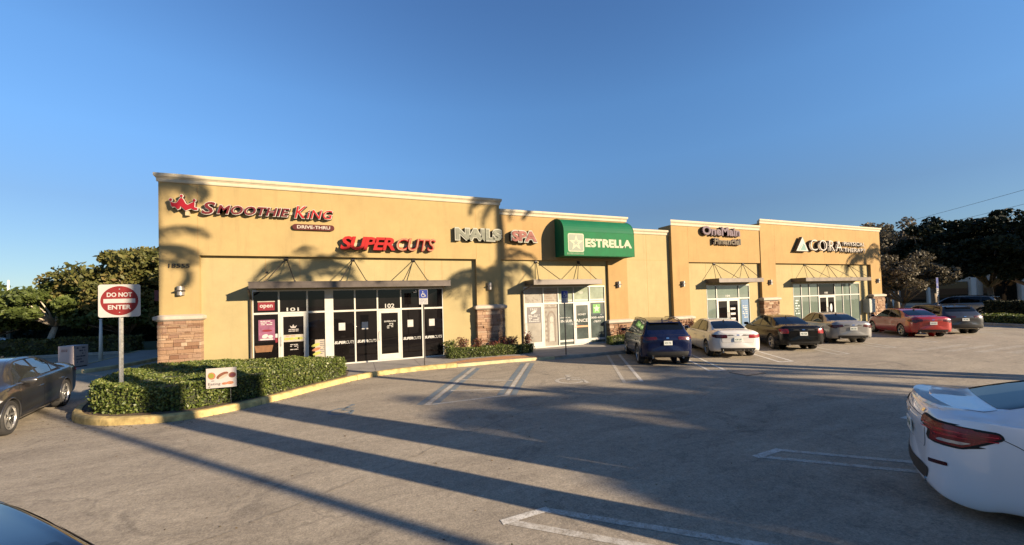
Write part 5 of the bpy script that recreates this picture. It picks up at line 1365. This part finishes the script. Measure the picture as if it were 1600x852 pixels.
def croton(x, y, h, label, mat=None):
    t = thing("garden_shrub", label, "shrub", (x, y, .13), 0, "red leaved shrubs planted against the wall")
    st = MB(); C = []; T = []
    for k in range(7):
        a = rng.uniform(0, 2 * pi); r = rng.uniform(.05, .20); hh = h * rng.uniform(.7, 1)
        st.tube([(x, y, .12), (x + r * .5 * cos(a), y + r * .5 * sin(a), .13 + hh * .5), (x + r * cos(a), y + r * sin(a), .13 + hh * .9)], .008, 5)
        for q in range(45):
            C.append((x + r * cos(a) + rng.normal(0, .07), y + r * sin(a) + rng.normal(0, .07), .13 + hh * rng.uniform(.45, 1.05))); T.append(rng.random())
    st.build("stems", bark, t)
    V, F, T = leaves(np.array(C), .055, np.array(T), aspect=.35)
    np_mesh("foliage", V, F, mat or red_leaf, T, t, loc=tuple(wl(t)))
GL = [(3.55, 15.75, .55, "pale green shrub at the left end of the pier planting", hedge_leaf), (4.15, 15.7, .72, "dark red shrub just left of the middle stone pier", None), (4.75, 15.55, .55, "dark red shrub at the left corner of the middle stone pier", None),
      (5.35, 15.5, .45, "low dark red shrub at the foot of the middle stone pier", None), (5.85, 15.5, .60, "dark red shrub at the right half of the middle stone pier", None), (6.3, 15.6, .55, "dark red shrub at the right corner of the middle stone pier", None),
      (6.95, 15.6, .70, "dark red shrub against the glass door frame of the second shopfront", None), (12.1, 15.5, .7, "red shrub beside the roof edge of the navy crossover", None), (13.3, 15.5, .8, "red shrub above the navy crossover's roof at the right", None),
      (16.1, 15.5, .75, "red shrub left of the white sedan's mirror", None), (16.7, 15.5, .85, "red shrub just behind the white sedan's front", None), (17.3, 15.5, .7, "small red shrub right of its neighbours behind the white sedan", None)]
for x, y, h, lb, mt in GL: croton(x, y + .05, h * 1.22, lb, mt)

def tree(name, label, x, y, H, rad, trunk_h, leafm, leaf=.14, n=9000, group=None, seed=1, trunk_r=.2, base=0.0, squash=.8, clumps=60, cat="tree", spread=1.0, low=.35, barkm=None):
    r = np.random.default_rng(seed)
    t = thing(name, label, cat, (x, y, base), 0, group)
    cz = trunk_h + (H - trunk_h) * .45
    tk = MB()
    lean = r.uniform(-.3, .3, 2)
    top = (x + lean[0], y + lean[1], base + trunk_h)
    tk.tube([(x, y, base - .1), (x + lean[0] * .3, y + lean[1] * .3, base + trunk_h * .5), top], [trunk_r * 1.35, trunk_r * .95, trunk_r * .8], 9)
    cl = []
    for k in range(clumps):
        for _ in range(20):
            d = r.normal(size=3); d /= np.linalg.norm(d)
            if d[2] > -low - .15: break
        f = r.uniform(.40, 1.12) ** .7
        px = x + d[0] * rad * f * (1 + .18 * sin(3 * d[0] + seed)); py = y + d[1] * rad * f; pz = base + cz + d[2] * (H - cz) * f * (.98 if d[2] > 0 else squash)
        pz = max(pz, base + trunk_h * .75)
        cl.append((px, py, pz, rad * r.uniform(.13, .27)))
    for k in range(min(16, clumps)):
        c = cl[k]; m = (top[0] * .5 + c[0] * .5 + r.uniform(-.2, .2), top[1] * .5 + c[1] * .5, top[2] * .55 + c[2] * .45 + .1)
        tk.tube([top, m, (c[0], c[1], c[2])], [trunk_r * .5, trunk_r * .28, trunk_r * .08], 6)
    tk.build("trunk", barkm or bark, t, smooth=True)
    per = n // clumps; C = []; T = []
    for (px, py, pz, cr) in cl:
        d = r.normal(size=(per, 3)); d /= np.linalg.norm(d, axis=1)[:, None]
        f = r.uniform(.25, 1.0, per) ** .5
        C.append(np.array([px, py, pz]) + d * f[:, None] * cr * np.array([1.15, 1.15, .8]))
        T.append(np.clip(r.normal(r.uniform(.3, .7), .18, per), 0, 1))
    C = np.concatenate(C); T = np.concatenate(T)
    V, F, T = leaves(C, leaf, T)
    np_mesh("crown", V, F, leafm, T, t, loc=tuple(wl(t)))
    return t
GT = "trees beyond the far left road"
tree("shade_tree", "tall broad olive tree standing directly left of the building", -11.8, 33.0, 6.6, 3.7, 1.6, olive_leaf, .15, 16000, GT, 11, .25)
tree("shade_tree", "round crowned olive tree above the no-entry sign", -14.2, 33.5, 6.2, 3.0, 1.8, olive_leaf, .15, 14000, GT, 12, .22)
tree("shade_tree", "smaller tree with a pale forked trunk left of the white box", -16.9, 31.5, 4.1, 2.1, 1.6, green_leaf, .13, 9000, GT, 13, .16, clumps=40, barkm=simple("pale_bark", (.42, .36, .28), .9, var=.3, vscale=9))
tree("shade_tree", "low green tree at the far left edge by the light pole", -20.6, 33.0, 3.5, 2.6, .9, green_leaf, .13, 9000, GT, 14, .14, clumps=45)
tree("shade_tree", "distant dark green tree left of the light pole", -29, 42, 4.9, 4.0, 1.2, green_leaf, .20, 8000, GT, 15, .2)
tree("shade_tree", "distant rounded tree between the light pole and the forked trunk", -25, 44, 4.3, 4.2, 1.2, green_leaf, .20, 8000, GT, 16, .2)
tree("shade_tree", "broad dark tree far behind the white box", -17.5, 45, 5.6, 4.2, 1.2, olive_leaf, .20, 8000, GT, 17, .2)
tree("shade_tree", "low wide tree behind the post of the no-entry sign", -13.4, 31.8, 3.4, 2.4, .9, green_leaf, .13, 8000, GT, 18, .15)
tree("shade_tree", "bushy tree with bare pale limbs close to the stone pier", -10.6, 31.6, 3.8, 2.2, 1.0, olive_leaf, .13, 7000, GT, 19, .15)
tree("shade_tree", "thin dark tree at the very left edge", -31, 34, 4.6, 3.0, 1.2, green_leaf, .16, 6000, GT, 20, .2)
# right side
GR = "dark trees past the far end of the parking row"
tree("dusty_tree", "sparse grey-leaved tree touching the building's right corner", 41.0, 17.2, 5.0, 2.8, 1.2, grey_leaf, .12, 13000, None, 31, .14, clumps=55)
tree("dusty_tree", "taller thin grey tree whose top rises behind the building corner", 52, 22.5, 9.4, 3.6, 2.5, grey_leaf, .16, 9000, None, 32, .2, clumps=55)
for k, (x, y, H, rad) in enumerate(((50, 18.4, 8.6, 3.0), (50, 14.9, 8.4, 3.2), (50, 11.4, 8.2, 3.2), (52, 8.0, 8.4, 3.6), (58, 24.5, 9.2, 4.0), (60, 15.5, 9.3, 4.6))):
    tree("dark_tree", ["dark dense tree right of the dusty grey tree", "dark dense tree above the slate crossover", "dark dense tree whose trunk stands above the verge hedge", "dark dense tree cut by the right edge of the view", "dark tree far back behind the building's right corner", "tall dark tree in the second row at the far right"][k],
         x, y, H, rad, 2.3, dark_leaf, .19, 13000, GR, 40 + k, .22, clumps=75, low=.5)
# palms and trees in the lot behind the viewer, whose shadows cross the lot and the wall
def palm(label, x, y, H, seed=1, R=2.3, tr=.16, nf=16, droop=1.0):
    r = random.Random(seed)
    t = thing("palm_tree", label, "palm", (x, y, 0), 0, "palms behind the viewer")
    mb = MB(); n = 8
    mb.tube([(x + .08 * sin(k * .7 + seed), y + .06 * cos(k * .9), H * k / n) for k in range(n + 1)], [tr * 1.4] + [tr] * (n - 2) + [tr * .85, tr * .7], 10)
    mb.build("trunk", palm_bark, t, smooth=True)
    fr = MB()
    for k in range(nf):
        a = 2 * pi * k / nf + r.uniform(-.2, .2); el = r.uniform(.1, 1.25); L = R * r.uniform(.85, 1.1)
        d = Vector((cos(a), sin(a), 0)); pts = []
        p = Vector((x, y, H)); e = el
        for q in range(9):
            pts.append(p.copy()); p = p + (d * cos(e) + Vector((0, 0, 1)) * sin(e)) * L / 8; e -= (.16 + .05 * q) * droop
        fr.tube(pts, [.022 - .002 * q for q in range(9)], 4)
        s_ = Vector((-d.y, d.x, 0))
        for q in range(1, 9):
            for f_ in (0, .33, .66):
                if q == 8 and f_: break
                b = pts[q].lerp(pts[min(q + 1, 8)], f_) if q < 8 else pts[q]; ll = .55 * (1 - abs(q - 4) / 7) * (R / 2.2)
                for sd in (1, -1):
                    tip = b + s_ * sd * ll * .8 + d * ll * .45 - Vector((0, 0, ll * (.35 + r.random() * .4)))
                    w_ = d * .05
                    fr.add([b - w_, b + w_, tip + w_ * .3, tip - w_ * .3], [(0, 1, 2, 3)])
    fr.build("fronds", simple("palm_frond", (.06, .09, .02), .6), t)
S2 = (to_sun.x / hypot(to_sun.x, to_sun.y), to_sun.y / hypot(to_sun.x, to_sun.y)); TE = tan(SUN_EL)
def shadow_palm(label, sx, sy, sz, H, **k):
    """a palm H high whose crown's shadow falls at the given point (real sun, real distance)"""
    d = (H - sz) / TE; palm(label, sx + S2[0] * d, sy + S2[1] * d, H, **k)
shadow_palm("palm behind the viewer shading the pier between the first two shops", 5.45, YA, 3.3, 9.0, seed=3, R=2.3, tr=.2)
shadow_palm("tall palm behind the viewer shading the white spa letters", 6.1, YA, 6.9, 12.6, seed=5, R=1.6, tr=.24, nf=14)
shadow_palm("palm behind the viewer shading the wall over the first shopfront", -1.5, YA, 3.6, 9.0, seed=8, R=1.9, tr=.13, nf=12)
shadow_palm("palm behind the viewer shading the upper left corner of the building", -6.3, YA, 6.5, 12.4, seed=9, R=1.9, tr=.22)
shadow_palm("palm behind the viewer shading the house number at the left", -6.9, YA, 4.0, 10.0, seed=12, R=2.3, tr=.2)
shadow_palm("palm behind the viewer whose trunk shadow crosses the hedge", -8.3, YA, 4.4, 10.4, seed=15, R=1.8, tr=.26)
shadow_palm("palm past the right edge shading the therapy sign's end", 34.2, YA, 4.6, 9.5, seed=17, R=2.2, tr=.2)
shadow_palm("palm past the right edge whose crown shades the far lane", 10.2, 7.7, 0, 7.0, seed=21, R=2.2, tr=.22, nf=22)
shadow_palm("palm past the right edge whose crown shades the middle lane", 8.6, 6.2, 0, 7.4, seed=22, R=2.0, tr=.2, nf=22)
shadow_palm("palm behind the white sedan shading the lot's middle", 3.6, 7.3, 0, 8.2, seed=24, R=2.2, tr=.22, nf=22)
def lot_tree(label, sx, sy, H, rad, seed):
    d = H / TE; tree("lot_tree", label, sx + S2[0] * d, sy + S2[1] * d, H, rad, 2.2, green_leaf, .2, 14000, "broad trees behind the viewer", seed, .25, clumps=90, low=.6)
lot_tree("broad tree behind the viewer casting the large shade over the lot", 5.4, 7.5, 8.5, 2.6, 61)
lot_tree("broad tree behind the viewer casting the left tip of the shade", 2.7, 6.9, 8.5, 2.2, 65)
lot_tree("broad tree behind the viewer casting shade on the bay lines", 7.9, 5.0, 8.6, 2.6, 62)
lot_tree("broad tree behind the viewer shading the pearl sedan", 10.6, 4.6, 8.4, 2.6, 63)
lot_tree("unseen tree added behind the viewer to close the shade below its left tip", 3.9, 5.0, 8.6, 1.9, 66)  # extra unseen tree added to fill a gap in the shade
lot_tree("broad tree behind the viewer shading the lower right of the lot", 4.6, 3.9, 8.8, 2.4, 64)
# light pole behind the viewer (the narrow straight shadow)
d_ = 9.0 / TE; px, py = -9.5 + S2[0] * d_, 15.83 + S2[1] * d_
t_ = thing("parking_lot_lamp", "tall bronze lamp post behind the viewer casting the thin straight shadow", "lamp post", (px, py, 0))
mb = MB(); mb.tube([(px, py, 0), (px, py, 9)], [.12, .08], 10); mb.build("pole", bronze, t_, smooth=True)
mb = MB(); mb.rbox(px - .7, px + .7, py - .18, py + .18, 9.0, 9.14, .02); mb.build("lamp_head", bronze, t_)

# ------------------------------------------------------------------ signs and small things
def ring_sym(mb, x, z, s, y, m):
    n = 18; pts = [(cos(radians(95 + 265 * i / n)), sin(radians(95 + 265 * i / n))) for i in range(n + 1)]
    for i in range(n):
        p, q = pts[i], pts[i + 1]
        mb.prism([(x + p[0] * .40 * s, z + p[1] * .40 * s), (x + q[0] * .40 * s, z + q[1] * .40 * s), (x + q[0] * .54 * s, z + q[1] * .54 * s), (x + p[0] * .54 * s, z + p[1] * .54 * s)], y - .002, y, m, 'y')
    for poly in ([(-.1, .1), (.06, .1), (0, .8), (-.16, .8)], [(-.06, .45), (.4, .45), (.4, .56), (-.06, .56)], [(.02, .1), (.5, .1), (.5, .24), (.02, .24)], [(.42, .16), (.56, .2), (.76, -.36), (.62, -.42)]):
        mb.prism([(x + p[0] * s, z + p[1] * s) for p in poly], y - .003, y - .001, m, 'y')
    ell(mb, x - .08 * s, z + .98 * s, .13 * s, .13 * s, y, m, 12, d=.002)
def turn(o, x, y, rz):
    """rotate a thing built at its spot about its own base"""
    o.rotation_euler = (0, 0, rz)
# no-entry sign
t_ = thing("no_entry_sign", "white sign with red disc reading DO NOT ENTER on a steel post", "road sign", (-5.16, 11.93, .13))
X, Y = -5.16, 11.93
mb = MB(); mb.prism([(X - .045, Y + .03), (X - .025, Y + .03), (X - .018, Y), (X + .018, Y), (X + .025, Y + .03), (X + .045, Y + .03), (X + .045, Y + .038), (X + .02, Y + .038), (X + .012, Y + .008), (X - .012, Y + .008), (X - .02, Y + .038), (X - .045, Y + .038)], .13, 2.62)
mb.build("post", galv, t_)
mb = MB(); sq_ = [(X + p[0], 2.655 + p[1]) for p in sq((0, 0), .385, .05)]; mb.prism(sq_, Y - .016, Y - .012, 0, 'y'); pn = mb.build("sign_panel", sign_white, t_)
mb = MB(); ell(mb, X, 2.655, .345, .345, Y - .0165, 0, 48, d=.002); mb.build("red_disc", sign_red, pn)
mb = MB(); mb.prism([(X + p[0], 2.65 + p[1]) for p in [(-.29, -.05), (.29, -.05), (.29, .05), (-.29, .05)]], Y - .021, Y - .019, 0, 'y')
text(mb, "DO NOT", X - .23, X + .23, 2.745, 2.85, Y - .0205, .003, bold=.03); text(mb, "ENTER", X - .21, X + .21, 2.45, 2.555, Y - .0205, .003, bold=.03)
mb.build("white_lettering", sign_white, pn)
mb = MB()
for z in (2.38, 2.93): mb = MB(); ell(mb, X, z, .012, .012, Y - .0175, 0, 10, d=.006); mb.build("bolt", galv, pn)
turn(t_, X, Y, radians(-1))
# accessible parking signs
def bay_sign(label, X, Y, zb, zt, dup_of=None):
    t = thing("accessible_parking_sign", label, "parking sign", (X, Y, .12), 0, "accessible parking signs at the kerb")
    mb = MB(); mb.tube([(X, Y + .03, .12), (X, Y + .03, zt - .02)], .026, 8); mb.build("post", simple("dark_post", (.06, .055, .05), .6, .3), t)
    hgt = zt - zb; w_ = .155
    mb = MB(); mb.prism([(X + p[0], (zb + zt) / 2 + p[1] * hgt / .62) for p in sq((0, 0), w_ * 2, .03) if True and False] or [(X - w_, zb), (X + w_, zb), (X + w_, zt), (X - w_, zt)], Y - .006, Y, 0, 'y'); pnl = mb.build("sign_panel", sign_white, t)
    mid = zb + hgt * .42
    mb = MB(); mb.box(X - w_ + .008, X + w_ - .008, Y - .008, Y - .006, mid, zt - .008); mb.build("blue_field", sign_blue, pnl)
    mb = MB(); ring_sym(mb, X - .01, mid + hgt * .20, .13, Y - .0085, 0); mb.build("wheelchair_symbol", sign_white, pnl)
    mb = MB()
    for q, (b, zz) in enumerate((("PARKING BY", .33), ("DISABLED", .235), ("PERMIT ONLY", .14), ("$255 FINE", .045))):
        text(mb, b, X - w_ + .03, X + w_ - .03, zb + hgt * zz, zb + hgt * (zz + .065), Y - .008, .003)
    mb.build("lettering", simple("sign_ink", (.04, .05, .10), .6), pnl)
    return t
bay_sign("blue and white accessible parking sign standing before the dark suite 102 glass", 2.27, 14.05, 2.34, 2.87)
bay_sign("blue and white accessible parking sign standing before the white framed spa doors", 7.84, 13.62, 2.22, 2.72)
# leaning yard sign in the hedge
t_ = thing("yard_sign", "small white food picture sign on a wire stake in the large hedge", "yard sign", (-2.94, 10.98, .13))
X, Y = -2.94, 10.98
mb = MB()
for dx in (-.12, .12): mb.tube([(X + dx, Y + .20, .13), (X + dx, Y + .18, .55), (X + dx, Y + .01, .66), (X + dx, Y + .008, 1.0)], .004, 5)
mb.build("wire_stake", galv, t_)
mb = MB(); mb.box(X - .30, X + .30, Y - .004, Y, .55, 1.01); pn = mb.build("sign_panel", simple("yard_sign_white", (.34, .31, .29), .6, var=.06, vscale=6), t_)
mb = MB(); ell(mb, X - .19, .835, .075, .085, Y - .004, 0, rot=.3); ell(mb, X - .20, .84, .055, .06, Y - .006, 1, rot=.3); ell(mb, X + .02, .835, .13, .06, Y - .004, 2, rot=.5); ell(mb, X + .04, .81, .11, .03, Y - .007, 3, rot=.5); ell(mb, X + .215, .83, .075, .065, Y - .004, 2); ell(mb, X + .22, .83, .05, .04, Y - .007, 4)
mb.build("food_pictures", [pbr, simple("lime_yellow", (.17, .17, .02), .6), simple("picture_rust", (.14, .05, .025), .6, var=.3, vscale=25), pcr, simple("berry", (.09, .02, .03), .6, var=.4, vscale=30)], pn)
mb = MB(); text(mb, "Eating", X - .26, X - .02, .60, .675, Y - .006, .003, bold=.01); mb.box(X - .2, X - .14, Y - .006, Y - .004, .71, .725); ell(mb, X + .06, .64, .055, .028, Y - .004, 1, d=.003); ell(mb, X + .17, .65, .075, .035, Y - .004, 1, d=.003)
mb.build("lettering", [simple("sign_ink_dark", (.05, .04, .04), .6), pbr], pn)
turn(t_, X, Y, radians(-3))
# pale box cabinet with small print
bx_, by_ = -11.02, 22.0
t_ = thing("utility_box", "pale pinkish white box cabinet with small dark print beyond the drive lane", "cabinet", (bx_, by_, .0), radians(-19))
pbx = simple("pale_pink_white", (.42, .35, .33), .6, var=.08, vscale=3)
MB().rbox(-.30, .30, -.30, .30, .16, 1.03, .012).build("cabinet_body", pbx, t_, local=True)
MB().box(-.27, .27, -.27, .27, 0, .16).build("plinth", darkm, t_, local=True)
mb = MB(); rows(mb, -.18, .08, .78, .90, 2, -.301, 0, 70, 1.0); mb.build("small_print", simple("print_brown", (.20, .08, .06), .7), t_, local=True)
mb = MB(); rr = MB(); rows(rr, -.18, .18, .28, .98, 6, 0, 0, 71, .6)
mb.add([(.302, p[0], p[2]) for p in rr.v], [f[::-1] for f in rr.f]); mb.build("small_print", simple("print_grey", (.10, .09, .12), .7), t_, local=True)
# utility cabinet on the wall by the far pier
t_ = thing("electrical_cabinet", "grey electrical cabinet on the wall left of the last stone pier", "electrical box", (34.3, YB - .2, .1))
mb = MB(); mb.rbox(34.0, 34.75, YB - .42, YB - .005, .75, 1.75, .02); mb.build("cabinet_body", simple("cabinet_grey", (.30, .30, .27), .5, .2, var=.15, vscale=3), t_)
mb = MB(); mb.rbox(34.10, 34.65, YB - .432, YB - .420, .82, 1.68, .004); mb.tube([(34.60, YB - .44, 1.2), (34.60, YB - .44, 1.34)], .012, 6); mb.build("cabinet_door", simple("cabinet_grey_light", (.38, .38, .34), .5, .2), t_)
mb = MB(); mb.tube([(34.2, YB - .2, .1), (34.2, YB - .2, .75)], .04, 8); mb.tube([(34.5, YB - .2, .1), (34.5, YB - .2, .75)], .04, 8); mb.build("conduit", galv, t_)
# distant lamp poles left
for (x, y, h, lb) in ((-20.9, 35.5, 4.6, "slim pale lamp pole rising over the trees at the far left"), (-11.95, 25.9, 2.0, "short pale post behind the white box cabinet")):
    t_ = thing("lamp_post", lb, "lamp post", (x, y, 0)); mb = MB(); mb.tube([(x, y, 0), (x, y, h)], [.09, .05], 8); mb.build("pole", simple("pale_pole", (.62, .58, .50), .6), t_, smooth=True)
    if h > 90: mb = MB(); mb.rbox(x - .12, x + .12, y - .1, y + .1, h, h + .07, .02); mb.build("lamp_head", simple("pale_pole", (.62, .58, .50), .6), t_)
    else: mb = MB(); mb.lathe([(.06, 0), (.075, .02), (.001, .06)], 12, 0, 'z', (x, y, h)); mb.build("post_cap", simple("pale_pole", (.62, .58, .50), .6), t_)
# right background: accessible sign, pale shop block, cars behind the trees, wires
bay_sign("distant blue and white sign standing against the dusty grey tree", 40.2, 14.6, 1.75, 3.15)
bs = thing("distant_building", "pale shop building glimpsed between the dark trunks at the far right", "building", (80, 20, 0))
wall_p = simple("distant_pale_wall", (.55, .47, .38), .9, var=.1, vscale=1)
MB().box(72, 80, -2, 44, 0, 4.6).build("wall", wall_p, bs)
MB().box(71.6, 72.4, -2.4, 44.4, 4.6, 5.1).build("parapet", simple("distant_red_parapet", (.30, .07, .05), .8), bs)
for k in range(11):
    y = 0 + k * 3.9; f = MB(); f.box(71.9, 72.02, y, y + 2.6, .4, 3.1); f.build("window", gl_dark, bs)
    MB().box(71.2, 71.6, y + 2.95, y + 3.35, 0, 4.6).build("column", simple("distant_column", (.68, .62, .54), .9), bs)
G3 = "cars beyond the far verge"
make_car("silver crossover half hidden behind the slate crossover", p_silver, (46, 15.4), radians(95), 'suv', group=G3)
make_car("red car parked far right beyond the dark hedge", p_red, (52.5, 12.2), radians(60), group=G3)
make_car("dark car at the right edge beyond the dark hedge", p_grey, (47.5, 8.6), radians(60), group=G3)
make_car("silver crossover on the far left road beyond the hedge", p_silver, (-22.7, 34.3), radians(12), 'suv', group=G3)
make_car("dark car glimpsed beneath the trees beside the stone pier", p_dark, (-9.6, 36.5), radians(20), group=G3)
w_ = thing("power_lines", "two thin power lines crossing the sky above the right trees", "cable", (110, 40, 0))
def wire(a, b, sag):
    pts = []
    for k in range(25):
        t = k / 24; p = Vector(a).lerp(Vector(b), t); p.z -= sag * 4 * t * (1 - t); pts.append(p)
    MB().tube(pts, .022, 4).build("wire", darkm, w_)
wire((60, 2, 14.2), (120, 85, 15.2), 1.5); wire((60, 2, 12.6), (120, 85, 13.4), 1.5)
MB().tube([(60, 2, 0), (60, 2, 15)], .16, 8).build("utility_pole", bark, w_); MB().tube([(120, 85, 0), (120, 85, 16)], .16, 8).build("utility_pole", bark, w_)
#@@PART5
